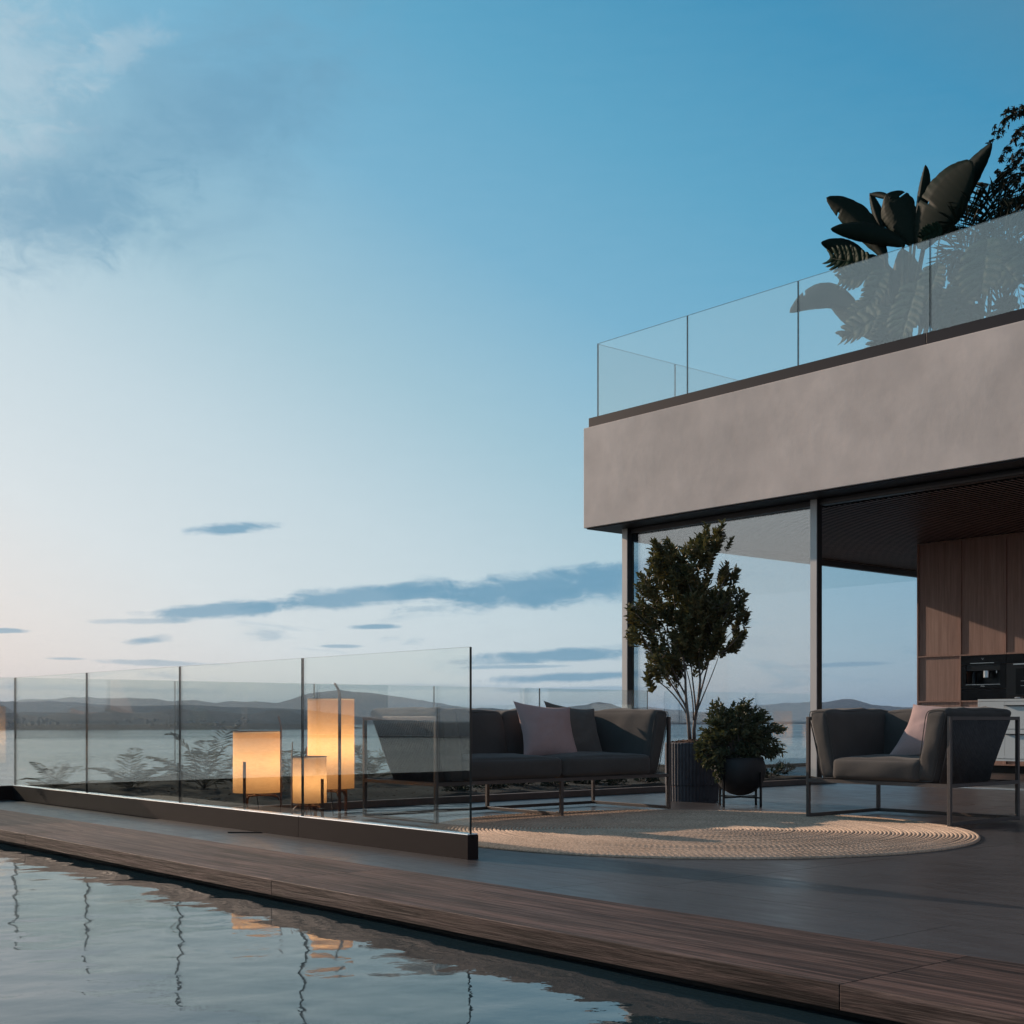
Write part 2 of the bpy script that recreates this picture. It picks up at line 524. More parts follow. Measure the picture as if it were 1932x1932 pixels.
def m_leaf(name, c1, c2, rough=0.45, trans=0.12, scale=7.0, spec=0.25):
    m_, t, o = new_mat(name)
    c = objco(t, random_shift=False)
    n = t.noise(c, scale, 3)
    gi = t.new('ShaderNodeNewGeometry').outputs['Random Per Island']
    col = t.mix(t.m('ADD', t.m('MULTIPLY', gi, 0.7), t.m('MULTIPLY', t.m('SUBTRACT', n, 0.4), 1.0), clamp=True), c1, c2)
    b = t.new('ShaderNodeBsdfPrincipled')
    t.put(b.inputs['Base Color'], col); t.put(b.inputs['Roughness'], rough); t.put(b.inputs['Specular IOR Level'], spec)
    tl = t.new('ShaderNodeBsdfTranslucent'); t.put(tl.inputs[0], t.v('MULTIPLY', col, (1.1, 1.2, 0.6)))
    mx = t.new('ShaderNodeMixShader'); mx.inputs[0].default_value = trans
    t.l.new(b.outputs[0], mx.inputs[1]); t.l.new(tl.outputs[0], mx.inputs[2]); t.l.new(mx.outputs[0], o.inputs['Surface'])
    return m_


def m_shade():
    m_, t, o = new_mat('lamp_linen')
    c = objco(t)
    n = t.noise(t.v('MULTIPLY', c, (30, 30, 160)), 1.0, 4, 0.6)
    k = t.rng(n, 0.3, 0.7, 0.9, 1.08)
    col = t.v('MULTIPLY', (0.66, 0.465, 0.285), t.xyz(k, k, k))
    d = t.new('ShaderNodeBsdfDiffuse'); t.put(d.inputs[0], col)
    tl = t.new('ShaderNodeBsdfTranslucent'); t.put(tl.inputs[0], col)
    mx = t.new('ShaderNodeMixShader'); mx.inputs[0].default_value = 0.55
    t.l.new(d.outputs[0], mx.inputs[1]); t.l.new(tl.outputs[0], mx.inputs[2]); t.l.new(mx.outputs[0], o.inputs['Surface'])
    return m_


def m_pool():
    m_, t, o = new_mat('pool_water')
    c = objco(t, random_shift=False)
    h = t.m('ADD', t.noise(c, 9.0, 2, 0.5), t.m('MULTIPLY', t.noise(c, 26.0, 2, 0.5), 0.35))
    principled(t, o, (0.016, 0.034, 0.045), 0.015, 0, t.bump(h, 0.07, 0.012), 0.5, IOR=1.45)
    return m_


def m_sea():
    m_, t, o = new_mat('sea_water')
    c = objco(t, random_shift=False)
    h = t.m('ADD', t.noise(t.v('MULTIPLY', c, (0.05, 0.05, 1)), 1.0, 5, 0.6), t.m('MULTIPLY', t.noise(t.v('MULTIPLY', c, (0.006, 0.006, 1)), 1.0, 3), 3.0))
    patch = t.noise(t.v('MULTIPLY', c, (0.004, 0.004, 1)), 1.0, 4)
    principled(t, o, t.mix(patch, (0.10, 0.12, 0.125), (0.15, 0.165, 0.165)), t.rng(patch, 0.3, 0.7, 0.12, 0.22), 0, t.bump(h, 0.22, 2.0), 0.5, IOR=1.33)
    return m_


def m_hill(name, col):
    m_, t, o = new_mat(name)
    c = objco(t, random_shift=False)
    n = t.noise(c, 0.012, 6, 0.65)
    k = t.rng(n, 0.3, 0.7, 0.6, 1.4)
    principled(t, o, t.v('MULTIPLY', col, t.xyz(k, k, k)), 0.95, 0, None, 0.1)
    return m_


M['plaster'] = m_plaster(); M['terrace'] = m_terrace(); M['deck'] = m_wood_deck(); M['veneer'] = m_veneer()
M['fabric'] = m_fabric('charcoal_fabric', (0.075, 0.070, 0.067)); M['rose_fabric'] = m_fabric('rose_fabric', (0.37, 0.26, 0.25), 0.06)
M['grey_fabric'] = m_fabric('grey_fabric', (0.10, 0.094, 0.088), 0.06)
M['jute'] = m_jute(); M['shade'] = m_shade(); M['pool'] = m_pool(); M['sea'] = m_sea()
M['leaf_tree'] = m_leaf('olive_leaf', (0.060, 0.074, 0.040), (0.19, 0.155, 0.075), 0.42, 0.14)
M['leaf_bush'] = m_leaf('bush_leaf', (0.050, 0.072, 0.045), (0.17, 0.155, 0.085), 0.42, 0.14)
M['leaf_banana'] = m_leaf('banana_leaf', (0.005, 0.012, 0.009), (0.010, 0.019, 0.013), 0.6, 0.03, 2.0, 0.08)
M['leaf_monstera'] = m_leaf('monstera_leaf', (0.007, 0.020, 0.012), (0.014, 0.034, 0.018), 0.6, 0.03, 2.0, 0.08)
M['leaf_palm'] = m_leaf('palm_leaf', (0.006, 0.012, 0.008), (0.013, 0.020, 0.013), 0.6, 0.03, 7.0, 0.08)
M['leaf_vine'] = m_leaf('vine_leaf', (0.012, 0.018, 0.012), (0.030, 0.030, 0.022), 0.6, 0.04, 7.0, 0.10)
M['leaf_fern'] = m_leaf('fern_leaf', (0.05, 0.05, 0.036), (0.095, 0.085, 0.065), 0.6, 0.1)
M['leaf_shrub'] = m_leaf('shrub_leaf', (0.018, 0.030, 0.022), (0.05, 0.07, 0.048), 0.5, 0.05)
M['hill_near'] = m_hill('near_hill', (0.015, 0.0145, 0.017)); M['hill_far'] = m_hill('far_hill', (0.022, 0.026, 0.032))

# ------------------------------------------------------------------ sea, hills, air
SEA = -20.0
mb = MB(); n = 96
mb.add([(16000 * math.cos(2 * math.pi * k / n), 16000 * math.sin(2 * math.pi * k / n), SEA) for k in range(n)], [tuple(range(n))])
struct(mb.build('sea', M['sea']))


def ridge(name, pts, r0, r1, r2, az0, az1, mat, seed, amp, na=760, nr=26, extra=()):
    """real hills: a strip of terrain rising from its shoreline at r0 to a ridge at r1 and down again"""
    P = np.array(pts, float)
    A = np.degrees(np.arctan((P[:, 0] - 966) / FOC))
    H = (HZ - P[:, 1]) / FOC * np.cos(np.radians(A))      # tangent of elevation
    if extra:
        keep = A > max(e[0] for e in extra)
        A = np.concatenate([[e[0] for e in extra], A[keep]]); H = np.concatenate([[e[1] for e in extra], H[keep]])
    azs = np.linspace(az0, az1, na)
    tan_e = np.interp(azs, A, H)
    V = []
    for i, a in enumerate(azs):
        fwr = FWD * math.cos(R(a)) + RIGHT * math.sin(R(a))
        top = CH + tan_e[i] * r1
        edge = min(1.0, (a - az0) / 3.0, (az1 - a) / 3.0)
        for j in range(nr):
            q = j / (nr - 1)
            r_ = r0 + (r2 - r0) * q
            qr = (r1 - r0) / (r2 - r0)
            if q < qr:
                s_ = math.sin(q / qr * math.pi / 2) ** 0.8
            else:
                s_ = math.cos((q - qr) / (1 - qr) * math.pi / 2)
            p = fwr * r_
            nz = mnoise.fractal(Vector((p[0] * 0.0022 + seed, p[1] * 0.0022, 0.3)), 0.9, 2.1, 5)
            nz += 0.45 * mnoise.noise(Vector((p[0] * 0.016, p[1] * 0.016, seed))) + 0.25 * mnoise.noise(Vector((p[0] * 0.05, p[1] * 0.05, seed)))
            z = SEA - 2 + (top - SEA + 2) * max(0.0, s_) * max(edge, 0.0) + nz * amp * s_ * (1 - s_ * 0.6)
            V.append((p[0], p[1], z))
    F = [(i * nr + j, (i + 1) * nr + j, (i + 1) * nr + j + 1, i * nr + j + 1) for i in range(na - 1) for j in range(nr - 1)]
    o = raw(name, V, F, mat)
    return struct(o)


near = [(-1500, 1338), (-1000, 1345), (-600, 1336), (-300, 1344), (-100, 1334), (0, 1330), (40, 1351), (82, 1354), (112, 1345), (137, 1337), (175, 1332), (192, 1334), (210, 1332),
        (225, 1337), (250, 1346), (275, 1347), (295, 1342), (315, 1339), (332, 1337), (350, 1338), (370, 1341), (390, 1339), (424, 1342), (468, 1348),
        (501, 1341), (531, 1339), (552, 1342), (572, 1350), (599, 1360), (621, 1363), (660, 1372), (720, 1379), (760, 1384)]
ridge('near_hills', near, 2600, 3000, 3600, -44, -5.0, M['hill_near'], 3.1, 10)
far = [(-2500, 1318), (-1800, 1327), (-1200, 1315), (-700, 1325), (-300, 1312), (0, 1326), (29, 1325), (50, 1321), (75, 1320), (100, 1319), (132, 1316), (175, 1317), (225, 1319), (242, 1318), (275, 1319),
       (300, 1321), (325, 1325), (365, 1321), (390, 1324), (410, 1327), (435, 1324), (481, 1323), (520, 1328), (539, 1323), (566, 1315), (604, 1308),
       (643, 1304), (667, 1307), (703, 1311), (736, 1316), (790, 1323), (834, 1328), (856, 1333), (872, 1335), (927, 1337), (994, 1341), (1063, 1336),
       (1104, 1333), (1131, 1328), (1153, 1331), (1175, 1339), (1194, 1338), (1221, 1334), (1268, 1339), (1322, 1343), (1380, 1338), (1450, 1330), (1526, 1327), (1554, 1327),
       (1578, 1323), (1592, 1321), (1611, 1322), (1620, 1325), (1643, 1331), (1714, 1337), (1850, 1334), (2100, 1326), (2500, 1332), (3400, 1322)]
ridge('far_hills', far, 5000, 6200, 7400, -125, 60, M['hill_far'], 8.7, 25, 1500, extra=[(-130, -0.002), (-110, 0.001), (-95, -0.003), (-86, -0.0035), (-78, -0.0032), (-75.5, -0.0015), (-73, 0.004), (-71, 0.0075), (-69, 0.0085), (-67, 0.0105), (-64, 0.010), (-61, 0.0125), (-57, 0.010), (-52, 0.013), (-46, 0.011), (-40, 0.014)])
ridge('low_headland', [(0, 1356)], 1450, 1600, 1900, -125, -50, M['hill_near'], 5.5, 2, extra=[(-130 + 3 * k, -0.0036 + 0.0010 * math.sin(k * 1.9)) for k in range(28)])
# scattered houses of the far shore
mb = MB()
for k in range(150):
    a = random.uniform(-22, -8); r_ = random.uniform(2640, 2800)
    p = FWD * math.cos(R(a)) * r_ + RIGHT * math.sin(R(a)) * r_
    z = SEA + 2 + (r_ - 2600) * 0.09
    s_ = random.uniform(2.0, 4.0)
    mb.box(p[0] - s_, p[0] + s_, p[1] - s_, p[1] + s_, z, z + random.uniform(4, 7))
town = mb.build('village', M['town']); town['kind'] = 'stuff'; town['label'] = 'scattered pale houses along the far shore at the foot of the dark hills'

HAZE = True
if HAZE:
    mb = MB(); mb.box(-16500, 16500, -16500, 16500, SEA - 1, 230)
    hm, ht, ho = new_mat('air')
    pvn = ht.new('ShaderNodeVolumePrincipled')
    pvn.inputs['Color'].default_value = (0.45, 0.66, 0.92, 1); pvn.inputs['Density'].default_value = 5.2e-5
    ht.l.new(pvn.outputs[0], ho.inputs['Volume'])
    hz_o = mb.build('haze', hm); hz_o['kind'] = 'stuff'

# ------------------------------------------------------------------ pool, terrace, planter bed
gx = np.arange(-6.5, 2.93, 0.022); gy = np.arange(-2.0, 11.42, 0.022)
X, Y = np.meshgrid(gx, gy, indexing='ij')
Z = np.zeros_like(X)
wr = np.random.default_rng(21)
for k in range(90):
    lam = 0.10 * (0.9 / 0.10) ** wr.random() ** 1.2
    th = wr.normal(0.9, 0.9)
    kx, ky = 2 * np.pi / lam * np.cos(th), 2 * np.pi / lam * np.sin(th)
    Z += 0.0015 * lam ** 1.0 / 90 ** 0.5 * 2.2 * np.sin(kx * X + ky * Y + wr.random() * 6.28)
V = np.stack([X, Y, Z - 0.088], -1).reshape(-1, 3)
ni, nj = X.shape
I = (np.arange(ni - 1)[:, None] * nj + np.arange(nj - 1)[None, :]).ravel()
F = np.stack([I, I + nj, I + nj + 1, I + 1], -1)
pool = raw('pool_water', V, F, M['pool']); struct(pool)

mb = MB()
mb.box(-7.1, 2.93, -2.4, 11.42, -1.6, -1.5)
mb.box(2.93, 3.5, -2.4, 11.42, -1.5, -0.066); mb.box(-7.1, -6.5, -2.4, 11.42, -1.5, -0.066)
mb.box(-6.5, 2.93, -2.4, -2.0, -1.5, -0.02)
struct(mb.build('pool_basin', M['shade_black']))

edge = bpy.data.objects.new('pool_edge', None); COL.objects.link(edge); struct(edge)
for side, (x0, x1) in enumerate(((2.86, 3.495), (-7.05, -6.43))):
    for y0, y1 in ((-2.4, -0.8875), (-0.886, 2.0385), (2.040, 4.9655), (4.967, 7.8925), (7.894, 10.2), (10.2015, 11.42)):
        mb = MB(); mb.box(x0, x1, y0, y1, -0.062, 0.006)
        mb.build('plank', M['deck'], edge, bevel=0.002)

mb = MB(); mb.box(3.5, 20.0, -6, 11.49, -0.6, -0.012); mb.box(12.1, 20, 11.49, 12.3, -0.6, -0.012)
terrace = struct(mb.build('terrace', M['concrete']))


def tile(x0, x1, y0, y1, parent=terrace):
    g = 0.0015
    mb = MB(); mb.box(x0 + g, x1 - g, y0 + g, y1 - g, -0.012, 0.0)
    return mb.build('floor_tile', M['terrace'], parent)


for k in range(9):
    y0 = -2.4 + 1.6 * k
    tile(3.5, 4.0, y0, min(y0 + 1.6, 11.42))
for i in range(5):
    for k in range(7):
        y0 = -2.65 + 1.6 * k
        tile(4.0 + 1.6 * i, 5.6 + 1.6 * i, y0, y0 + 1.6)
for i in range(5):
    for k in range(9):
        y0 = -2.6 + 1.6 * k
        tile(12.0 + 1.6 * i, 13.6 + 1.6 * i, y0, min(y0 + 1.6, 11.8))

bed = bpy.data.objects.new('planter_bed', None); COL.objects.link(bed); struct(bed)
V = []; nx, ny = 120, 40
for i in range(nx):
    for j in range(ny):
        x = 4.13 + (11.95 - 4.13) * i / (nx - 1); y = 8.64 + (11.42 - 8.64) * j / (ny - 1)
        z = 0.05 + 0.09 * (j / (ny - 1)) ** 0.7 + 0.035 * mnoise.fractal(Vector((x * 1.7, y * 1.7, 1)), 1, 2, 4)
        if j == 0: z = 0.02
        V.append((x, y, z))
F = [(i * ny + j, (i + 1) * ny + j, (i + 1) * ny + j + 1, i * ny + j + 1) for i in range(nx - 1) for j in range(ny - 1)]
raw('soil', V, F, M['soil'], bed)
mb = MB(); mb.box(4.13, 11.95, 8.56, 8.62, 0.0, 0.055); mb.build('stone_edge', M['stone_edge'], bed, bevel=0.004)

# hillside carrying the terrace
mb = MB()
mb.add([(-9, -8, -1.65), (20.5, -8, -1.65), (20.5, 12.2, -1.65), (-9, 12.2, -1.65), (-25, -30, SEA - 1), (45, -30, SEA - 1), (45, 26, SEA - 1), (-25, 26, SEA - 1)],
       [(0, 1, 2, 3), (0, 4, 5, 1), (1, 5, 6, 2), (2, 6, 7, 3), (3, 7, 4, 0)])
struct(mb.build('hillside', M['hillside']))

# ------------------------------------------------------------------ terrace balustrades
GX = 4.06


def pane(parent, axis, a0, a1, fixed, z0, z1, t=0.014, mat='glass'):
    mb = MB()
    if axis == 'y':      # pane runs along y, faces +-x
        mb.slab(fixed - t / 2, fixed + t / 2, a0, a1, z0, z1, 0)
    else:
        mb.slab(a0, a1, fixed - t / 2, fixed + t / 2, z0, z1, 1)
    return mb.build('glass_pane', [M[mat], M['glass_edge']], parent)


fr = thing('glass_balustrade', 'frameless glass balustrade on a dark metal kerb beside the wooden pool edge', 'balustrade', (GX, 5.08, 0), group='glass balustrades')
def rel(o, root):
    o.location = (o.location[0] - root.location[0], o.location[1] - root.location[1], o.location[2] - root.location[2])
    return o
ys = [5.085, 6.684, 8.284, 9.884, 11.438]
for y0, y1 in zip(ys[:-1], ys[1:]):
    rel(pane(fr, 'y', y0 + 0.004, y1 - 0.004, GX, 0.10, 1.06), fr)
for y0, y1 in ((5.075, 6.681), (6.684, 11.42)):
    mb = MB(); mb.box(4.030, 4.052, y0, y1, 0, 0.120); mb.box(4.068, 4.098, y0, y1, 0, 0.120); mb.box(4.052, 4.068, y0, y1, 0, 0.099)
    rel(mb.build('kerb', M['kerb_metal'], fr), fr)
    mb = MB(); mb.box(4.031, 4.0515, y0 + 0.001, y1 - 0.001, 0.1202, 0.127); mb.box(4.0685, 4.097, y0 + 0.001, y1 - 0.001, 0.1202, 0.127)
    rel(mb.build('metal_trim', M['bright_metal'], fr, bevel=0.003), fr)

BY = 11.45
bk = thing('glass_balustrade', 'frameless glass balustrade along the far side of the terrace facing the sea', 'balustrade', (4.06, BY, 0), group='glass balustrades')
xs = [-6.9, -5.18, -3.64, -2.10, -0.56, 0.98, 2.52, 4.06, 5.56, 7.09, 8.62, 10.17, 11.72, 12.0]
for x0, x1 in zip(xs[:-1], xs[1:]):
    rel(pane(bk, 'x', x0 + 0.004, x1 - 0.004, BY, 0.10, 1.06), bk)
for x0, x1 in ((-6.9, 4.1), (4.103, 12.0)):
    mb = MB(); mb.box(x0, x1, 11.425, BY - 0.009, -0.1, 0.12); mb.box(x0, x1, BY + 0.009, 11.49, -0.1, 0.12); mb.box(x0, x1, BY - 0.009, BY + 0.009, -0.1, 0.099)
    rel(mb.build('kerb', M['kerb_metal'], bk), bk)
lf = thing('planter_wall', 'low dark planter wall across the pool with a pale top', 'wall', (-7.3, 5, 0))
mb = MB(); mb.box(-0.25, 0.2, -7, 6.4, 0, 0.35); mb.build('wall_body', M['kerb_metal'], lf)
mb = MB(); mb.box(-0.27, 0.22, -7.02, 6.42, 0.352, 0.37); mb.build('coping', M['white_lacquer'], lf)

# ------------------------------------------------------------------ the villa
XF, XC, YL = 11.70, 12.05, 11.87
villa = thing('villa', 'flat roofed villa with a deep plaster fascia over a glazed corner', 'house', (XF, 12.31, 0))


def vp(o, p=villa):
    return rel(o, p)


mb = MB(); mb.box(XF, 20.2, -6, 12.31, 3.18, 4.48)
vp(mb.build('fascia', M['plaster'], villa, bevel=0.006))
mb = MB(); mb.box(XF + 0.03, XC + 0.16, -5.9, 12.28, 3.165, 3.178); mb.box(XC + 0.163, 20.1, YL + 0.05, 12.28, 3.165, 3.178)
vp(mb.build('soffit', M['cap_metal'], villa))
for y0, y1 in ((-5.9, 7.352), (7.356, 12.30)):
    mb = MB(); mb.box(11.78, 11.95, y0, y1, 4.482, 4.622)
    vp(mb.build('parapet_cap', M['cap_metal'], villa, bevel=0.004))
mb = MB(); mb.box(11.953, 20, 12.14, 12.30, 4.482, 4.622); vp(mb.build('parapet_cap', M['cap_metal'], villa, bevel=0.004))
# columns
for y0, y1 in ((11.865, 11.955), (8.90, 8.985)):
    mb = MB(); mb.box(XC, XC + 0.012, y0, y1, 0, 3.163); c_ = vp(mb.build('column', M['column_metal'], villa))
    mb = MB(); mb.box(0.0125, 0.10, y0 - y1, 0.0, 0, 3.163)
    k_ = mb.build('column_core', M['dark_metal'], c_); k_.location = (XC, y1 - 0.0005, 0)
mb = MB(); mb.box(XC + 0.06, XC + 0.16, -5.9, 8.896, 3.10, 3.164); mb.box(XC + 0.06, XC + 0.16, 8.99, 11.86, 3.10, 3.164)
vp(mb.build('header_track', M['dark_metal'], villa, bevel=0.003))
mb = MB(); mb.box(XC + 0.05, XC + 0.058, -5.9, 8.896, 3.105, 3.125)
vp(mb.build('track_lip', M['frame_bronze'], villa))
mb = MB(); mb.box(XC - 0.05, XC + 0.15, -5.9, 8.89, 0.001, 0.012); vp(mb.build('floor_track', M['steel'], villa, bevel=0.002))
# glazing
mb = MB(); mb.slab(XC + 0.105, XC + 0.125, 8.99, 11.86, 0.03, 3.10, 0); vp(mb.build('front_window', [M['window_glass'], M['glass_edge']], villa))
for x0, x1 in ((12.17, 16.08), (16.10, 19.9)):
    mb = MB(); mb.slab(x0, x1, YL, YL + 0.02, 0.05, 3.0, 1); s_ = vp(mb.build('side_window', [M['side_glass'], M['glass_edge']], villa))
mb = MB(); mb.box(12.16, 20, YL - 0.04, YL + 0.045, 3.003, 3.163); mb.box(12.16, 20, YL - 0.03, YL + 0.04, 0.0, 0.048); mb.box(16.083, 16.097, YL - 0.02, YL + 0.03, 0.05, 3.0)
vp(mb.build('side_frame', M['dark_metal'], villa))
mb = MB(); mb.box(12.22, 20, -5.8, YL - 0.045, 3.13, 3.163); ceil = vp(mb.build('ceiling', M['shade_black'], villa))
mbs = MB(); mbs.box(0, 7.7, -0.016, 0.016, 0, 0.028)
mbs.mi = [0, 1, 1, 1, 1, 1]  # brown underside; other faces painted black to imitate shade in the gaps
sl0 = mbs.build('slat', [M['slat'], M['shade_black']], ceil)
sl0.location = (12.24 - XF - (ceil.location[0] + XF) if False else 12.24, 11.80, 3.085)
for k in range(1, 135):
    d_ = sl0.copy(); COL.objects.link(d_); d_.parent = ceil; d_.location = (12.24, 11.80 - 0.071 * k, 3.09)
mb = MB(); mb.box(12.3, 20, -5.9, -5.7, 0, 3.1); vp(mb.build('end_wall', M['slat'], villa))
mb = MB(); mb.box(20.0, 20.2, -5.7, 12.3, 0, 3.16); vp(mb.build('rear_wall', M['plaster'], villa)) if False else None

# roof terrace balustrade
rb = thing('glass_balustrade', 'frameless glass balustrade around the planted roof above the plaster fascia', 'balustrade', (11.86, 12.22, 4.62), group='glass balustrades')
ry = [12.22, 10.654, 9.007, 7.356, 5.71, 4.06, 2.41, 0.76]
for y1, y0 in zip(ry[:-1], ry[1:]):
    rel(pane(rb, 'y', y0 + 0.005, y1 - 0.005, 11.86, 4.60, 5.59), rb)
rx = [11.875, 13.35, 14.83, 16.31, 17.79]
for x0, x1 in zip(rx[:-1], rx[1:]):
    rel(pane(rb, 'x', x0 + 0.005, x1 - 0.005, 12.22, 4.60, 5.59), rb)

# ------------------------------------------------------------------ kitchen
KX, KY = 15.70, 9.941
cab = thing('tall_cabinet', 'tall walnut kitchen cabinet wall with framed flat doors', 'cabinet', (KX, KY, 0))
BW = 0.638
mb = MB()
for k in range(8):
    y = -BW * k
    for z0, z1 in (((0.10, 0.943), (1.535, 3.08)) if k == 2 else ((0.10, 3.08),)):
        mb.box(0, 0.6, y - 0.018, y, z0, z1)
for k in range(7):
    y1 = -BW * k - 0.0182; y0 = -BW * (k + 1) + 0.0002
    for z0, z1 in ((0.10, 0.118), (0.925, 0.943), (1.535, 1.553), (3.062, 3.08)):
        mb.box(0.001, 0.6, y0, y1, z0, z1)
mb.build('frame', M['veneer'], cab)
mb = MB(); mb.box(0.62, 0.66, -BW * 7, 0, 0.0, 3.08); mb.build('back_panel', M['veneer'], cab)
mb = MB(); mb.box(0.05, 0.6, -BW * 7, -0.01, 0, 0.098); mb.build('plinth', M['shade_black'], cab)
for k in range(7):
    y1 = -BW * k - 0.02; y0 = -BW * (k + 1) + 0.002
    rows = [(0.12, 0.923), (1.555, 3.060)] + ([(0.945, 1.533)] if k not in (1, 2) else [])
    for z0, z1 in rows:
        mb = MB(); mb.box(0, 0.02, y0 - y1 + 0.001, -0.001, 0, z1 - z0)
        mb.build('door_panel', M['veneer'], cab, loc=(0.020, y1, z0))


def text(body, size, mat, parent, loc):
    cu = bpy.data.curves.new('lettering', 'FONT'); cu.body = body; cu.size = size; cu.extrude = 0.0008; cu.align_x = 'CENTER'; cu.resolution_u = 3
    cu.materials.append(mat)
    tmp = bpy.data.objects.new('lettering_curve', cu)
    me = bpy.data.meshes.new_from_object(tmp); bpy.data.objects.remove(tmp)
    o = bpy.data.objects.new('lettering', me); COL.objects.link(o); o.parent = parent
    o.location = loc; o.rotation_euler = (R(90), 0, R(-90))
    return o


# coffee machine (local: x depth from the front, y negative to the right, z up)
cm = thing('coffee_machine', 'black built-in coffee machine with a steel spout in the walnut cabinet wall', 'coffee machine', (KX + 0.004, KY - BW - 0.02, 0.945))
W_, Hh = BW - 0.004, 0.586
mb = MB(); mb.box(0, 0.02, -W_, 0, 0.468, Hh); mb.build('control_panel', M['black_glass'], cm)
mb = MB(); mb.box(0, 0.02, -W_, 0, 0.0, 0.150); mb.build('warming_drawer', M['black_glass'], cm)
mb = MB(); mb.box(0, 0.02, -0.07, 0, 0.153, 0.466); mb.box(0, 0.02, -W_, -W_ + 0.08, 0.153, 0.466); mb.box(0, 0.02, -W_ + 0.0802, -0.0702, 0.153, 0.210)
mb.build('front_frame', M['black_glass'], cm)
mb = MB(); mb.box(0.16, 0.17, -W_ + 0.08, -0.07, 0.21, 0.46); mb.box(0.012, 0.159, -W_ + 0.08, -0.07, 0.385, 0.466); mb.build('niche', M['black'], cm)
mb = MB(); mb.lathe([(0.042, 0.0), (0.042, 0.088)], (0.055, -0.335, 0.297), 20); o = mb.build('spout', M['steel'], cm); smooth_by_angle(o)
mb = MB(); mb.lathe([(0.03, 0.0), (0.03, 0.11), (0.022, 0.125), (0.022, 0.16)], (0.06, -0.155, 0.212), 20); o = mb.build('milk_flask', M['black'], cm); smooth_by_angle(o)
mb = MB(); mb.box(0.03, 0.04, -0.492, -0.482, 0.350, 0.392); mb.build('steam_nozzle', M['steel'], cm)
mb = MB(); mb.box(-0.003, 0.0, -W_ + 0.08, -0.07, 0.203, 0.2075); mb.build('drip_edge', M['steel'], cm)
mb = MB(); mb.box(-0.006, -0.0005, -0.47, -0.135, 0.483, 0.488); mb.build('handle', M['steel'], cm)
text('Miele', 0.026, M['steel'], cm, (-0.001, -0.31, 0.176))
mb = MB(); mb.bar((-0.001, -0.296, 0.545), (-0.001, -0.308, 0.532), 0.002, 0.003); mb.bar((-0.001, -0.309, 0.532), (-0.001, -0.321, 0.545), 0.002, 0.003)
mb.build('display_symbol', M['steel'], cm)
ov = thing('oven', 'black glass built-in oven right of the coffee machine', 'oven', (KX + 0.004, KY - 2 * BW - 0.02, 0.945))
mb = MB(); mb.box(0, 0.02, -W_, 0, 0.468, Hh); mb.build('control_panel', M['black_glass'], ov)
mb = MB(); mb.box(0, 0.02, -W_, 0, 0.0, 0.466); dr = mb.build('door', M['black'], ov)
mb = MB(); mb.box(-0.002, -0.0003, -W_ + 0.12, -0.13, 0.07, 0.40); mb.build('window', M['black_glass'], dr)
mb = MB(); mb.bar((-0.04, -0.12, 0.455), (-0.04, -W_ + 0.1, 0.455), 0.012); mb.bar((-0.034, -0.14, 0.455), (-0.0005, -0.14, 0.455), 0.01); mb.bar((-0.034, -W_ + 0.12, 0.455), (-0.0005, -W_ + 0.12, 0.455), 0.01)
mb.build('handle', M['steel'], dr)
mb = MB(); mb.bar((-0.003, -0.2, 0.24), (-0.003, -W_ + 0.13, 0.24), 0.003); mb.bar((-0.003, -0.2, 0.18), (-0.003, -W_ + 0.13, 0.18), 0.003); mb.build('rack', M['steel'], dr)

isl = thing('kitchen_island', 'white kitchen island with dark handle grooves in front of the walnut cabinets', 'island', (14.17, 8.16, 0))
mb = MB(); mb.box(0.022, 0.9, -4, -0.02, 0.235, 0.905); mb.build('carcass', M['white_lacquer'], isl)
mb = MB(); mb.box(0.0, 0.92, -4.0, 0.0, 0.907, 0.932); mb.build('worktop', M['white_lacquer'], isl, bevel=0.003)
mb = MB(); mb.box(0.0, 0.9, -0.0185, 0.0, 0.235, 0.905); mb.build('side_panel', M['white_lacquer'], isl, bevel=0.002)
mb = MB(); mb.box(0.001, 0.9, -4.0, -0.0190, 0.212, 0.233); mb.build('base_trim', M['white_lacquer'], isl)
mb = MB(); mb.box(0.25, 0.7, -3.6, -1.4, 0.0, 0.21); mb.build('plinth', M['shade_black'], isl)
for y1, y0 in ((-0.021, -0.34), (-0.343, -1.24), (-1.243, -2.14), (-2.143, -3.04)):
    for z0, z1 in ((0.24, 0.520), (0.585, 0.850) if y1 < -0.3 else (0.585, 0.903)):
        mb = MB(); mb.box(0.0, 0.0215, y0, y1, z0, z1); mb.build('drawer_front', M['white_lacquer'], isl, bevel=0.002)
mb = MB(); mb.box(-0.03, 0.021, -3.04, -0.343, 0.8535, 0.8585); mb.build('handle_rail', M['black'], isl)
mb = MB(); mb.box(-0.0, 0.0215, -3.04, -0.343, 0.861, 0.903); mb.build('top_rail', M['white_lacquer'], isl)
mb = MB(); mb.box(0.0, 0.0215, -3.04, -0.021, 0.529, 0.577); mb.build('middle_rail', M['white_lacquer'], isl)
mb = MB(); mb.box(-0.03, 0.021, -3.04, -0.343, 0.5215, 0.5265); mb.build('handle_rail', M['black'], isl)
hob = thing('gas_hob', 'black gas hob with pan supports set on the white island worktop', 'hob', (14.5, 7.82, 0.9325))
mb = MB(); mb.box(-0.22, 0.22, -0.8, 0, 0.0, 0.008); mb.build('hob_plate', M['black_glass'], hob)
for y in (-0.06, -0.28, -0.5):
    for x in (-0.12, 0.12):
        mb = MB(); mb.lathe([(0.045, 0), (0.045, 0.014), (0.03, 0.022)], (x, y, 0.008), 14); mb.build('burner', M['steel'], hob)
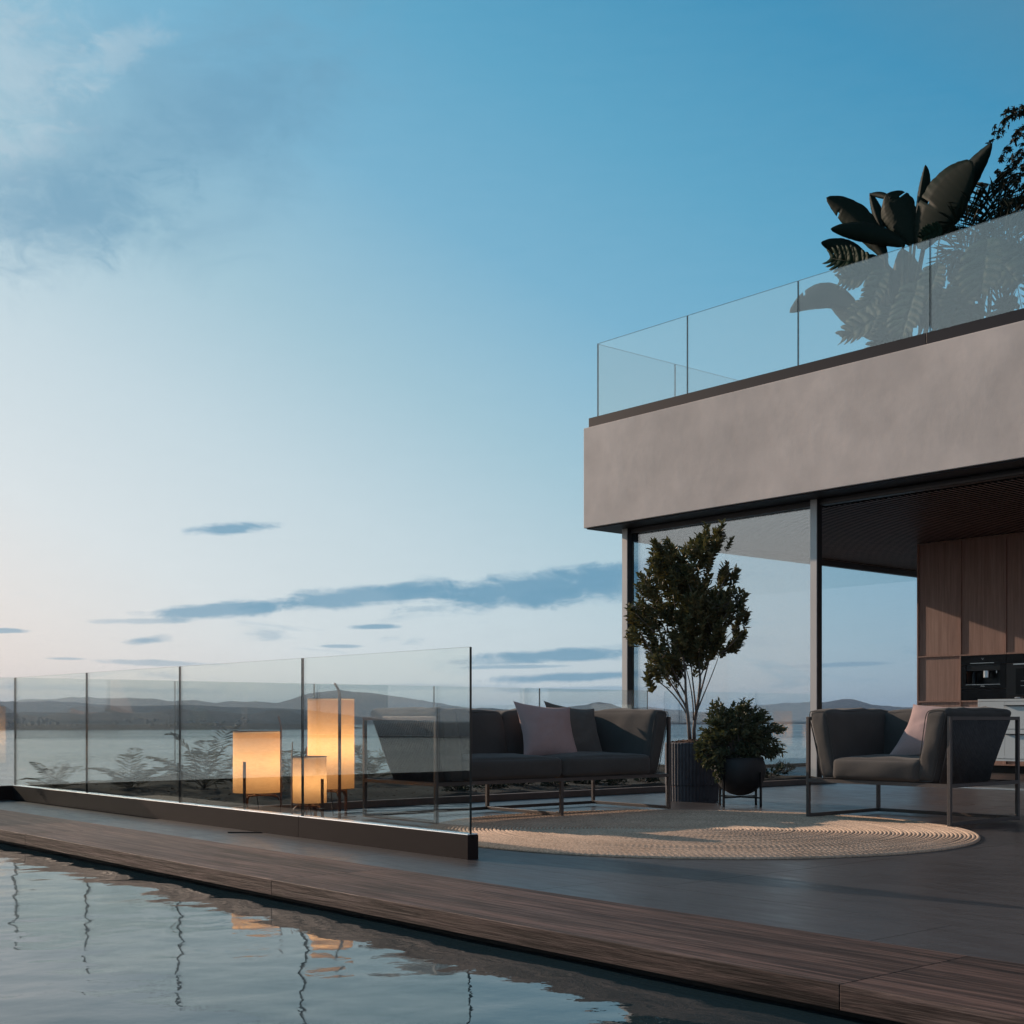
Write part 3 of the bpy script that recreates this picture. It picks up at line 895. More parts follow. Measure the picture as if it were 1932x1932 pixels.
for y in (-0.06, -0.28, -0.5):
    mb = MB()
    for s_ in (-0.07, 0.07):
        mb.bar((-0.2, y + s_, 0.035), (0.2, y + s_, 0.035), 0.008); mb.bar((-0.2, y + s_, 0.0085), (-0.2, y + s_, 0.031), 0.008); mb.bar((0.2, y + s_, 0.0085), (0.2, y + s_, 0.031), 0.008)
    mb.build('pan_support', M['black'], hob)

# ------------------------------------------------------------------ upholstery helpers
def cushion(name, corners, mat, parent, r=(0.3, 0.3, 0.3), bulge=0.03, N=12, wr_=0.004, seed=0.0):
    """rounded, slightly puffed block spanned by eight corners c[ix][iy][iz]"""
    key = {}; V = []; F = []
    C = {k: Vector(v) for k, v in corners.items()}
    ctr = sum(C.values(), Vector()) / 8

    def vert(u):
        k = tuple(round(c, 5) for c in u)
        if k in key:
            return key[k]
        q = [max(-(1 - r[i]), min(1 - r[i], u[i])) for i in range(3)]
        dl = [(u[i] - q[i]) / r[i] for i in range(3)]
        ln = math.sqrt(sum(d * d for d in dl)) or 1
        mx = max(abs(d) for d in dl) or 1
        p = [q[i] + dl[i] / ln * r[i] * (1 if mx else 0) for i in range(3)]
        a, b, c = [(x + 1) / 2 for x in p]
        P = Vector()
        for ix in (0, 1):
            for iy in (0, 1):
                for iz in (0, 1):
                    P += C[(ix, iy, iz)] * ((a if ix else 1 - a) * (b if iy else 1 - b) * (c if iz else 1 - c))
        w_ = [1 - min(1, abs(x)) ** 2 for x in u]
        big = max(range(3), key=lambda i: abs(u[i]))
        o1, o2 = [i for i in range(3) if i != big]
        nrm = (C[tuple(1 if i == big else 0 for i in range(3))] - C[(0, 0, 0)]).normalized() * (1 if u[big] > 0 else -1)
        P += nrm * bulge * w_[o1] ** 0.7 * w_[o2] ** 0.7
        P += nrm * wr_ * mnoise.fractal(P * 7 + Vector((seed, 0, 0)), 1, 2, 3)
        V.append(P); key[k] = len(V) - 1
        return key[k]
    g = [-1 + 2 * i / N for i in range(N + 1)]
    # finer near the rounded rims
    g = [math.copysign(1 - (1 - abs(x)) ** 1.35, x) for x in g]
    for ax in range(3):
        for sg in (-1, 1):
            o1, o2 = [i for i in range(3) if i != ax]
            for i in range(N):
                for j in range(N):
                    q = []
                    for (a, b) in ((i, j), (i + 1, j), (i + 1, j + 1), (i, j + 1)):
                        u = [0, 0, 0]; u[ax] = sg; u[o1] = g[a]; u[o2] = g[b]
                        q.append(vert(u))
                    if (sg < 0) ^ (ax == 1):
                        q.reverse()
                    F.append(q)
    return raw(name, [tuple(p) for p in V], F, mat, parent)


def block(x0, x1, y0, y1, z0, z1):
    return {(i, j, k): ((x0, x1)[i], (y0, y1)[j], (z0, z1)[k]) for i in (0, 1) for j in (0, 1) for k in (0, 1)}


def pillow(name, size, thick, mat, parent=None, seed=0.0, N=26):
    V = []; F = []
    for sd in (1, -1):
        o = len(V)
        for i in range(N + 1):
            for j in range(N + 1):
                u = -1 + 2 * i / N; v = -1 + 2 * j / N
                pin = 0.10
                x = u * (1 - pin * (1 - v * v)) * size / 2 * (1 + 0.04 * abs(u * v)); z = v * (1 - pin * (1 - u * u)) * size / 2 * (1 + 0.04 * abs(u * v))
                h = ((1 - abs(u) ** 2.4) * (1 - abs(v) ** 2.4)) ** 0.55 * thick / 2
                wv = 0.012 * mnoise.fractal(Vector((u * 2.2 + seed, v * 2.2, sd)), 1, 2, 3) * (h / (thick / 2))
                V.append((x, -sd * (h + wv), z))
        for i in range(N):
            for j in range(N):
                a, b, c, d_ = o + i * (N + 1) + j, o + (i + 1) * (N + 1) + j, o + (i + 1) * (N + 1) + j + 1, o + i * (N + 1) + j + 1
                F.append((a, b, c, d_) if sd == 1 else (d_, c, b, a))
    o = raw(name, V, F, mat, parent)
    return o


def seating(name, label, cat, W, D, nseat, loc, rot):
    """steel framed lounge piece; local frame: front = -y, origin at the middle of the front edge on the floor"""
    t = thing(name, label, cat, loc, rot)
    b = 0.024; h = b / 2; FH = 0.70; SH = 0.268
    xl, xr = -W / 2 + h, W / 2 - h
    y0, y1 = h, D - h
    fm = M['frame_bronze']
    for x in (xl, xr):
        for y in (y0, y1):
            mb = MB(); mb.box(x - h, x + h, y - h, y + h, 0, FH); mb.build('leg', fm, t, bevel=0.002)
        mb = MB(); mb.box(x - h, x + h, y0 + h, y1 - h, FH - b, FH); mb.build('arm_rail', fm, t, bevel=0.002)
        mb = MB(); mb.box(x - h, x + h, y0 + h, y1 - h, 0, b); mb.build('floor_rail', fm, t, bevel=0.002)
    mb = MB(); mb.box(xl + h, xr - h, y1 - h, y1 + h, 0, b); mb.build('floor_rail', fm, t, bevel=0.002)
    mb = MB(); mb.box(xl + h, xr - h, y1 - h, y1 + h, FH - b, FH); mb.build('back_rail', fm, t, bevel=0.002)
    mids = [xl + (xr - xl) * k / nseat for k in range(1, nseat)]
    for x in mids:
        for y in (y0, y1):
            mb = MB(); mb.box(x - h, x + h, y - h, y + h, 0 if y == y0 else b + 0.001, SH - b - 0.001); mb.build('leg', fm, t, bevel=0.002)
        mb = MB(); mb.box(x - h, x + h, y0 + h, y1 - h, 0, b); mb.build('floor_rail', fm, t, bevel=0.002)
    mb = MB()
    mb.box(xl + h, xr - h, y0 - h, y0 + h, SH - b, SH); mb.box(xl + h, xr - h, y1 - h, y1 + h, SH - b, SH)
    mb.box(xl - h + 0.001, xl + h - 0.001, y0 + h, y1 - h, SH - b, SH); mb.box(xr - h + 0.001, xr + h - 0.001, y0 + h, y1 - h, SH - b, SH)
    for x in (xl + 0.13, xr - 0.13):
        mb.box(x - 0.01, x + 0.01, y0 + h, y1 - h, SH - b, SH - 0.002)
    mb.build('seat_frame', fm, t)
    fab = M['fabric']
    top = 0.748
    # arms lean outwards; back leans backwards
    for s_ in (-1, 1):
        e = W / 2
        c = {}
        for iy in (0, 1):
            ybot = 0.012 if iy == 0 else D - 0.17
            ytop = -0.004 if iy == 0 else D - 0.035
            xo_b, xi_b, xo_t, xi_t = e - 0.125, e - 0.255, e - 0.015, e - 0.175
            for iz in (0, 1):
                xo, xi, yy, zz = (xo_b, xi_b, ybot, SH) if iz == 0 else (xo_t, xi_t, ytop, top)
                lo, hi = (xi, xo) if s_ > 0 else (-xo, -xi)
                c[(0, iy, iz)] = (lo, yy, zz); c[(1, iy, iz)] = (hi, yy, zz)
        cushion('arm_cushion', c, fab, t, (0.42, 0.12, 0.16), 0.014, 18, 0.010, s_ * 3.0)
        mb = MB(); f_ = [Vector(c[k]) for k in ((0, 0, 0), (0, 0, 1), (1, 0, 1), (1, 0, 0))]; m0 = sum(f_, Vector()) / 4
        loop = []
        for q in range(33):
            aa = 2 * math.pi * q / 32; cx_, cz_ = math.cos(aa), math.sin(aa)
            px_ = math.copysign(abs(cx_) ** 0.35, cx_) * 0.93; pz_ = math.copysign(abs(cz_) ** 0.22, cz_) * 0.965
            u_, v_ = (px_ + 1) / 2, (pz_ + 1) / 2
            loop.append(f_[0] * (1 - u_) * (1 - v_) + f_[1] * (1 - u_) * v_ + f_[2] * u_ * v_ + f_[3] * u_ * (1 - v_) + Vector((0, 0.001, 0)))
        mb.tube(loop, 0.0032, 6, cap=False); mb.build('piping', fab, t, smooth=True)
        # cords of the outer side panel
        mb = MB()
        n = 34
        for k in range(n):
            q = (k + 0.5) / n
            ya = 0.03 + (D - 0.15) * q; yb = 0.05 + (D - 0.27) * q
            mb.tube([(s_ * (W / 2 - 0.112), yb, SH - 0.004), (s_ * (W / 2 - 0.004), ya, FH - b)], 0.0056, 5)
        o = mb.build('woven_cord', M['cord'], t, smooth=True); o['kind'] = 'stuff'
    # backs
    bx0, bx1 = -W / 2 + 0.18, W / 2 - 0.18
    for k in range(nseat):
        a0 = bx0 + (bx1 - bx0) * k / nseat + 0.003; a1 = bx0 + (bx1 - bx0) * (k + 1) / nseat - 0.003
        c = {}
        for ix, xx in ((0, a0), (1, a1)):
            c[(ix, 0, 0)] = (xx, D - 0.31, SH); c[(ix, 1, 0)] = (xx, D - 0.16, SH)
            c[(ix, 0, 1)] = (xx, D - 0.20, top - 0.005); c[(ix, 1, 1)] = (xx, D - 0.02, top - 0.005)
        cushion('back_cushion', c, fab, t, (0.10, 0.42, 0.18), 0.020, 18, 0.012, 9.0 + k)
    mb = MB(); n = int(W / 0.028)
    for k in range(n):
        x = -W / 2 + 0.1 + (W - 0.2) * (k + 0.5) / n
        mb.tube([(x * 0.93, D - 0.15, SH - 0.004), (x, D - 0.012, FH - b)], 0.0052, 5)
    o = mb.build('woven_cord', M['cord'], t, smooth=True); o['kind'] = 'stuff'
    sx0, sx1 = -W / 2 + 0.215, W / 2 - 0.215
    for k in range(nseat):
        a0 = sx0 + (sx1 - sx0) * k / nseat + 0.004; a1 = sx0 + (sx1 - sx0) * (k + 1) / nseat - 0.004
        cushion('seat_cushion', block(a0, a1, -0.012, D - 0.24, SH + 0.002, 0.415), fab, t, (0.09, 0.12, 0.42), 0.026, 18, 0.007, 20.0 + k)
    return t


sofa = seating('sofa', 'charcoal two-seat sofa on a thin bronze frame behind the round rug', 'sofa', 2.24, 0.85, 2, (6.235, 6.775, 0.0), 0.0)
arm = seating('armchair', 'charcoal armchair with corded sides on a thin bronze frame at the right of the rug', 'armchair', 1.12, 0.87, 1, (7.495, 5.065, 0.0), R(-90))
sofa.location.z = 0.016; arm.location.z = 0.016

p1 = tag(pillow('pillow', 0.46, 0.17, M['rose_fabric'], seed=1.0), 'dusty rose pillow leaning on the middle of the sofa back', 'pillow', 'throw pillows')
p1.location = (6.40, 7.12, 0.605); p1.rotation_euler = (R(-30), R(5), R(-14))
p2 = tag(pillow('pillow', 0.46, 0.16, M['grey_fabric'], seed=4.0), 'dark grey pillow tucked behind the rose one on the sofa', 'pillow', 'throw pillows')
p2.location = (6.80, 7.25, 0.60); p2.rotation_euler = (R(-28), R(7), R(-8))
p3 = tag(pillow('pillow', 0.50, 0.16, M['rose_fabric'], seed=8.0), 'dusty rose pillow half hidden in the armchair', 'pillow', 'throw pillows')
p3.location = (7.95, 4.88, 0.615); p3.rotation_euler = (R(-46), R(2), R(-82))

# ------------------------------------------------------------------ round rug
rug = thing('round_rug', 'round braided jute rug with concentric rings between sofa and armchair', 'rug', (6.16, 5.48, 0))
RW = 0.0238; NR = 71
mb = MB(); mb.lathe([(RW * NR, 0.0), (RW * NR, 0.004)], (0, 0, 0.001), 120); mb.build('backing', M['jute'], rug)
for i in range(NR):
    r0 = RW * (i + 0.5)
    nseg = max(16, int(2 * math.pi * r0 / 0.0085))
    tt = np.linspace(0, 2 * math.pi, nseg, endpoint=False)
    npb = max(3, round(2 * math.pi * r0 / 0.034))
    prof = [(-1.0, 0.0), (-0.78, 0.62), (-0.3, 0.97), (0.3, 0.97), (0.78, 0.62), (1.0, 0.0)]
    rows = []
    lift = 0.0012 * rng.normal()
    ph0 = rng.random() * 6.28
    for (a, hgt) in prof:
        ph = tt * npb + ph0 + abs(a) * 2.2 * (1 if i % 2 else -1) + (math.pi if a > 0 else 0)
        wv = 0.5 + 0.5 * np.sin(ph)
        rr = r0 + a * RW * 0.5 * (1 + 0.05 * np.sin(ph * 0.5)); zz = 0.005 + hgt * (0.0085 + 0.0045 * wv) + lift * hgt
        rows.append(np.stack([rr * np.cos(tt), rr * np.sin(tt), zz], -1))
    V = np.concatenate(rows, 0)
    F = []
    for j in range(len(prof) - 1):
        k = np.arange(nseg); k2 = (k + 1) % nseg
        F.append(np.stack([j * nseg + k, (j + 1) * nseg + k, (j + 1) * nseg + k2, j * nseg + k2], -1)[:, ::-1])
    raw('braid', V, np.concatenate(F, 0), M['jute'], rug)

# ------------------------------------------------------------------ lamps
def lamp(label, x, y, dia, z0, z1, legs, power, loop):
    """linen cylinder held by three bent wooden strips; legs = (azimuth from camera right, top height) per strip"""
    t = thing('floor_lamp', label, 'lamp', (x, y, 0), group='lit lamps on the terrace')
    r_ = dia / 2
    n = 48
    V = []; F = []
    for z in np.linspace(z0, z1, 14):
        for k in range(n):
            a = 2 * math.pi * k / n
            V.append((r_ * math.cos(a), r_ * math.sin(a), z))
    for j in range(13):
        for k in range(n):
            F.append((j * n + k, j * n + (k + 1) % n, (j + 1) * n + (k + 1) % n, (j + 1) * n + k))
    raw('lamp_shade', V, F, M['shade'], t)
    mb = MB()
    for z in (z0, z1):
        for k in range(n):
            a, b = 2 * math.pi * k / n, 2 * math.pi * (k + 1) / n
            mb.bar((r_ * math.cos(a), r_ * math.sin(a), z), (r_ * math.cos(b), r_ * math.sin(b), z), 0.004)
    mb.build('rim', M['leather'], t)
    for a, top in legs:
        d = np.cos(R(a)) * RIGHT - np.sin(R(a)) * FWD          # a = 0: camera right, 90: towards camera
        ct = r_ + 0.008
        mb = MB()
        pts = [d * ct + np.array([0, 0, 0.0]), d * ct + np.array([0, 0, top])]
        up = tuple(d)
        if loop and top > z1:
            pts[1] = d * ct + np.array([0, 0, z1 + 0.02])
            mb.bar(pts[0], pts[1], 0.022, 0.008, up=up)
            prev = pts[1]
            sd = np.array([-d[1], d[0], 0])
            for k in range(1, 7):
                q = k / 6
                nx_ = d * (ct - 0.01 * q) + sd * (-0.035 * q * q) + np.array([0, 0, z1 + 0.02 + (top - z1) * q])
                mb.bar(prev, nx_, 0.020 - 0.004 * q, 0.007, up=up); prev = nx_
        else:
            mb.bar(pts[0], pts[1], 0.022, 0.008, up=up)
        # bent bracket running to the middle under the shade
        prev = d * (r_ - 0.004) + np.array([0, 0, z0 - 0.055])
        for k in range(1, 7):
            q = k / 6 * math.pi / 2
            nx_ = d * (r_ - 0.004 - 0.035 * (1 - math.cos(q))) + np.array([0, 0, z0 - 0.055 + 0.035 * math.sin(q)])
            mb.bar(prev, nx_, 0.022, 0.009, up=up); prev = nx_
        mb.bar(prev, np.array([0, 0, z0 - 0.02]), 0.022, 0.010)
        mb.build('leg', M['leather'], t, bevel=0.001)
    mb = MB(); mb.lathe([(r_ - 0.002, 0.0), (r_ - 0.002, 0.002)], (0, 0, z1 - 0.012), 32); mb.build('added_sun_stop', M['shade'], t)  # added disc, keeps direct sun from falling into the open shade
    mb = MB(); zc = z0 + (z1 - z0) * 0.42
    mb.lathe([(0.012, z0 - 0.018), (0.012, zc - 0.05), (0.018, zc - 0.045), (0.018, zc - 0.02)], (0, 0, 0), 12); mb.build('bulb_holder', M['black'], t)
    mb = MB(); mb.tube([(0, 0, z0 - 0.02), (0.01, 0, z0 * 0.5), (0.03, 0.02, 0.012), (0.25, 0.15, 0.008), (0.5, 0.2, 0.008)], 0.003, 6); mb.build('cable', M['black'], t, smooth=True)
    ld = bpy.data.lights.new('bulb', 'POINT'); ld.energy = power; ld.color = (1.0, 0.66, 0.36); ld.shadow_soft_size = 0.045
    lo = bpy.data.objects.new('bulb', ld); COL.objects.link(lo); lo.parent = t; lo.location = (0, 0, zc + 0.02)
    return t


lamp('medium lit linen lamp, leftmost of the three on the terrace floor', 4.64, 8.26, 0.335, 0.175, 0.613, [(108, 0.40), (5, 0.70), (235, 0.40)], 4.6, True)
lamp('tallest lit linen lamp with a strap rising above its shade', 5.035, 7.905, 0.330, 0.205, 0.845, [(62, 0.93), (180, 0.5), (300, 0.5)], 5.6, True)
lamp('smallest lit linen lamp, in front of the tallest one', 4.65, 7.565, 0.226, 0.135, 0.447, [(160, 0.52), (38, 0.30), (280, 0.3)], 2.1, True)

# ------------------------------------------------------------------ leaves and plants
def leaf_mesh(P, Dr, L, Wd, fold=0.25):
    """many small folded leaves: P base points, Dr directions, L lengths, Wd widths"""
    P = np.asarray(P, float); Dr = np.asarray(Dr, float)
    Dr = Dr / np.linalg.norm(Dr, axis=1, keepdims=True)
    up = rng.normal(size=P.shape) * 0.6 + np.array([0, 0, 1.0])
    sd = np.cross(Dr, up); sd /= np.linalg.norm(sd, axis=1, keepdims=True) + 1e-9
    nm = np.cross(sd, Dr)
    L = np.asarray(L)[:, None]; Wd = np.asarray(Wd)[:, None]
    tip = P + Dr * L - nm * L * 0.08
    a1 = P + Dr * L * 0.32 + sd * Wd * 0.5 + nm * Wd * fold; a2 = P + Dr * L * 0.70 + sd * Wd * 0.40 + nm * Wd * fold * 0.8
    b1 = P + Dr * L * 0.32 - sd * Wd * 0.5 + nm * Wd * fold; b2 = P + Dr * L * 0.70 - sd * Wd * 0.40 + nm * Wd * fold * 0.8
    V = np.stack([P, a1, a2, tip, b2, b1], 1).reshape(-1, 3)
    o = np.arange(len(P))[:, None] * 6
    F = np.concatenate([o + np.array([[0, 1, 2, 3]]), o + np.array([[0, 3, 4, 5]])], 0)
    return V, F


def twigs_to_leaves(tips, dirs, n_per, length, L, Wd, spread=0.75):
    P = []; Dd = []
    for t_, d_ in zip(tips, dirs):
        d_ = d_ / (np.linalg.norm(d_) + 1e-9)
        a = np.cross(d_, [0.3, 0.5, 0.8]); a /= np.linalg.norm(a) + 1e-9; b = np.cross(d_, a)
        for k in range(n_per):
            q = k / n_per
            ang = k * 2.4 + rng.random()
            o_ = a * math.cos(ang) + b * math.sin(ang)
            P.append(t_ - d_ * length * (1 - q)); Dd.append(d_ * (0.55 + 0.5 * q) + o_ * spread + rng.normal(size=3) * 0.15)
    n = len(P)
    return leaf_mesh(P, Dd, L * rng.uniform(0.7, 1.25, n), Wd * rng.uniform(0.8, 1.2, n))


# fluted planter with the small tree
PX, PY = 8.44, 7.53
pot = thing('fluted_planter', 'tall charcoal fluted round planter behind the right end of the sofa', 'planter', (PX, PY, 0))
fl = lambda t, j: 0.022 * (abs(math.sin(t * 24)) - 0.6)
mb = MB(); mb.lathe([(0.222, 0.0), (0.224, 0.135)], (0, 0, 0), 288, flute=fl); mb.build('pot_base', M['pot_clay'], pot, smooth=False)
mb = MB(); mb.lathe([(0.228, 0.138), (0.230, 0.49), (0.222, 0.50), (0.200, 0.50), (0.198, 0.44)], (0, 0, 0), 288, flute=lambda t, j: fl(t, j) if j < 2 else 0.0); mb.build('pot_body', M['pot_clay'], pot)
V = [(0, 0, 0.50)]; F = []
mb = MB(); mb.lathe([(0.197, 0.455), (0.197, 0.475), (0.15, 0.50), (0.08, 0.52), (0.01, 0.525)], (0, 0, 0), 40, flute=lambda t, j: 0.03 * math.sin(t * 7 + j)); mb.build('bark_mulch', M['bark_chips'], pot, smooth=True)
mb = MB()
for k in range(180):
    a = random.uniform(0, 6.28); rr = 0.17 * math.sqrt(random.random()); z = 0.505 + 0.02 * (1 - rr / 0.17)
    p = Vector((rr * math.cos(a), rr * math.sin(a), z)); d_ = Vector((random.uniform(-1, 1), random.uniform(-1, 1), random.uniform(-.3, .4))).normalized() * random.uniform(0.008, 0.02)
    mb.bar(p - d_, p + d_, random.uniform(0.006, 0.012), 0.004)
o = mb.build('bark_chip', M['bark_chips'], pot); o['kind'] = 'stuff'

ZS = 0.00107


def lz(x, y, dep=0.0):
    """crown position: lateral and height read off the photograph, depth free"""
    return RIGHT * ((x - 872) * ZS) + FWD * dep + np.array([0, 0, 2.39 - (y - 210) * ZS])


tree = thing('olive_tree', 'slender multi-stemmed tree with small dark leaves growing in the fluted planter', 'tree', (PX, PY, 0.505))
OFF = np.array([0, 0, -0.505])
lobes = [(985, 330, 95), (960, 440, 130), (1090, 340, 75), (830, 360, 75), (620, 420, 90), (600, 550, 130), (780, 560, 150), (1180, 620, 95), (1130, 760, 140), (820, 720, 220),
         (850, 940, 250), (1050, 950, 180), (480, 690, 95), (430, 950, 95), (470, 1110, 110), (560, 880, 150), (560, 1330, 95), (520, 1450, 55), (1290, 1070, 90), (1220, 1170, 70),
         (1330, 940, 50), (920, 1210, 150), (720, 1180, 160), (680, 1350, 110), (1060, 1130, 110), (1190, 860, 100), (375, 900, 40)]
tips = []; dirs = []; lob_c = []
for (lx, ly, lr) in lobes:
    nt = max(4, int((lr / 100) ** 2 * 12.5))
    cdep = rng.normal() * 0.16 if lr < 160 else 0.0
    lob_c.append(lz(lx, ly, cdep))
    for k in range(nt):
        u = rng.normal(size=3); u /= np.linalg.norm(u); rr = lr * 1.08 * ZS * rng.random() ** 0.4
        if lr >= 140: u[0:2] *= 1.0
        dpt = float(np.dot(u, FWD)) * rr * (1.7 if lr > 140 else 1.2)
        p = lz(lx, ly, cdep) + RIGHT * float(np.dot(u, RIGHT)) * rr + FWD * dpt + np.array([0, 0, u[2] * rr])
        tips.append(p)
        cc = lz(872, ly + 330, 0)
        d_ = (p - cc); d_ /= np.linalg.norm(d_); dirs.append(d_ + np.array([0, 0, 0.45]) + rng.normal(size=3) * 0.25)
V, F = twigs_to_leaves(tips, dirs, 19, 0.13, 0.056, 0.025)
raw('crown', V + OFF, F, M['leaf_tree'], tree, smooth=False)
# stems and branches
mb = MB()
def P3(x, y, dep=0.0): return Vector(lz(x, y, dep) + OFF)
stems = [([(855, 1965), (845, 1850), (835, 1740), (822, 1600), (818, 1440), (800, 1250), (760, 1000), (700, 700), (640, 500)], 0.017, -0.01),
         ([(893, 1965), (890, 1880), (900, 1780), (925, 1640), (940, 1480), (930, 1360), (940, 1100), (960, 800), (980, 450)], 0.018, 0.02)]
for pts, r0, dp in stems:
    m_ = len(pts)
    mb.tube([P3(x, y, dp * (1 - i / m_)) for i, (x, y) in enumerate(pts)], [r0 * (1 - 0.85 * i / (m_ - 1)) for i in range(m_)], 8)
brs = [((842, 1770), (740, 1570), (600, 1480), (510, 1440), 0.008), ((838, 1740), (780, 1600), (690, 1450), (600, 1330), 0.008), ((835, 1700), (740, 1560), (560, 1300), (470, 1110), 0.009),
       ((822, 1600), (760, 1480), (640, 1280), (560, 900), 0.009), ((820, 1480), (750, 1300), (600, 1000), (430, 900), 0.008), ((905, 1750), (890, 1560), (860, 1400), (830, 950), 0.009),
       ((925, 1640), (980, 1440), (1050, 1250), (1130, 800), 0.009), ((915, 1720), (960, 1600), (1060, 1380), (1090, 1260), 0.007), ((1085, 1280), (1150, 1230), (1230, 1160), (1300, 1060), 0.006),
       ((935, 1450), (1010, 1300), (1120, 1150), (1300, 1000), 0.007), ((885, 1800), (880, 1600), (840, 1400), (740, 1200), 0.007), ((940, 1200), (1020, 950), (1100, 700), (1180, 600), 0.007),
       ((960, 800), (1000, 600), (1060, 450), (1090, 340), 0.006), ((800, 1250), (700, 900), (560, 700), (480, 690), 0.007), ((815, 1400), (750, 1250), (600, 1150), (400, 950), 0.006)]
for (a, b, c, d_, r0) in brs:
    dp = rng.normal() * 0.10
    pts = []
    for k in range(9):
        t_ = k / 8
        xy = [(1 - t_) ** 3 * a[i] + 3 * (1 - t_) ** 2 * t_ * b[i] + 3 * (1 - t_) * t_ ** 2 * c[i] + t_ ** 3 * d_[i] for i in (0, 1)]
        pts.append(P3(xy[0], xy[1], dp * t_))
    mb.tube(pts, [r0 * (1 - 0.7 * k / 8) for k in range(9)], 6)
o = mb.build('trunk', M['bark'], tree, smooth=True)
mb = MB()
for p, d_ in zip(tips, dirs):
    d_ = d_ / np.linalg.norm(d_)
    c_ = min(lob_c, key=lambda q: np.linalg.norm(q - p))
    mb.tube([Vector(c_ + OFF), Vector((c_ + p) / 2 + OFF - d_ * 0.02), Vector(p + OFF)], [0.0035, 0.0025, 0.0015], 4, cap=False)
o = mb.build('twigs', M['bark'], tree, smooth=True); o['kind'] = 'stuff'

# bowl planter on its stand, with the bushy plant
BX, BYY = 8.185, 6.79
bw = thing('bowl_planter', 'round black bowl planter on a thin four-legged stand right of the fluted planter', 'planter', (BX, BYY, 0))
mb = MB()
prof = [(0.02, 0.085)] + [(0.205 * math.sin(R(a)), 0.29 - 0.205 * math.cos(R(a))) for a in range(12, 121, 9)] + [(0.165, 0.385), (0.16, 0.36)]
mb.lathe(prof, (0, 0, 0), 48); mb.build('bowl', M['bowl'], bw, smooth=True)
for (x, y) in ((-0.20, 0.0), (0.0, -0.21), (0.20, 0.0), (0.0, 0.21)):
    mb = MB(); mb.box(x - 0.007, x + 0.007, y - 0.007, y + 0.007, 0, 0.28); mb.build('leg', M['black'], bw)
mb = MB(); mb.box(-0.192, 0.192, -0.007, 0.007, 0.068, 0.082); mb.box(-0.0068, 0.0068, -0.202, 0.202, 0.0685, 0.0815); mb.build('cross_bar', M['black'], bw)
bush = thing('potted_shrub', 'bushy drooping shrub with small olive leaves spilling over the black bowl', 'plant', (BX, BYY, 0.38))
tips = []; dirs = []


def bz(x, y, dep=0.0):
    s_ = 10.3 / FOC / (4.293 * 1.325)
    return RIGHT * ((x - 1345) * s_) + FWD * dep + np.array([0, 0, 0.88 - (y - 5) * s_ - 0.38])


for (lx, ly, lr) in [(1380, 70, 70), (1340, 180, 150), (1100, 130, 90), (1130, 300, 190), (980, 480, 150), (930, 620, 100), (1220, 500, 230), (1500, 300, 190), (1600, 200, 90), (1690, 420, 130),
                     (1770, 340, 60), (1760, 560, 90), (1720, 660, 50), (1450, 560, 170), (1120, 740, 140), (1110, 850, 80), (1240, 790, 100), (1460, 800, 70), (1340, 400, 250), (960, 740, 45), (880, 590, 50), (1300, 700, 120), (1400, 700, 100), (1250, 620, 140), (1520, 660, 90), (1620, 560, 110)]:
    nt = max(4, int((lr / 100) ** 2 * 10.0))
    s_ = 10.3 / FOC / (4.293 * 1.325)
    dc = -0.10 if ly > 700 else 0.0
    for k in range(nt):
        u = rng.normal(size=3); u /= np.linalg.norm(u); rr = lr * s_ * rng.random() ** 0.4
        p = bz(lx, ly, dc) + u * rr * np.array([1.2, 1.2, 1.05])
        tips.append(p); d_ = p - bz(1345, 420, 0); d_ = d_ / (np.linalg.norm(d_) + 0.02)
        dirs.append(d_ + np.array([0, 0, 0.35 if ly < 500 else -0.25]) + rng.normal(size=3) * 0.3)
V, F = twigs_to_leaves(tips, dirs, 15, 0.085, 0.044, 0.018)
raw('foliage', V, F, M['leaf_bush'], bush, smooth=False)
mb = MB()
for p in tips[::2]:
    mb.tube([(0, 0, -0.02), Vector(p * 0.5 + np.array([0, 0, 0.06])), Vector(p)], [0.004, 0.003, 0.0015], 4, cap=False)
mb.build('stems', M['bark'], bush, smooth=True)


# ferns and low shrubs of the bed
def fern(loc, size, nf, label, group):
    P = []; Dd = []; Ls = []; Ws = []
    mb = MB()
    for k in range(nf):
        inner = k % 3 == 0
        a = 6.28 * k / nf + random.uniform(-.45, .45); d_ = np.array([math.cos(a), math.sin(a), 0])
        ln = size * (random.uniform(0.7, 1.0) if inner else random.uniform(0.9, 1.35))
        rise = random.uniform(1.1, 1.5) if inner else random.uniform(0.35, 0.95)
        bend = random.uniform(0.55, 0.95); sw = random.uniform(-0.25, 0.25)
        sd = np.array([-d_[1], d_[0], 0])
        pts = []
        for j in range(21):
            q = j / 20
            pts.append(d_ * ln * (0.95 * q) * (0.55 if inner else 1) + sd * sw * ln * q * q + np.array([0, 0, ln * rise * (1.25 * q - bend * q * q)]))
        mb.tube([Vector(p) for p in pts[::2]], [0.0028 * (1 - 0.08 * i) for i in range(11)], 4, cap=False)
        for j in range(3, 21):
            q = j / 20; fl_ = size * random.uniform(0.20, 0.25) * math.sin(math.pi * min(1, 0.16 + q * 0.82)) ** 0.8 + 0.008
            tg = pts[j] - pts[j - 1]; tg = tg / np.linalg.norm(tg)
            for s_ in (-1, 1):
                P.append(pts[j]); Dd.append(sd * s_ + tg * 0.6 + np.array([0, 0, -0.10]) + rng.normal(size=3) * 0.08); Ls.append(fl_); Ws.append(size * 0.020)
    V, F = leaf_mesh(P, Dd, Ls, Ws, 0.1)
    t = thing('fern', label, 'fern', loc, group=group)
    raw('fronds', V, F, M['leaf_fern'], t, smooth=False)
    mb.build('stems', M['leaf_fern'], t, smooth=True)
    return t


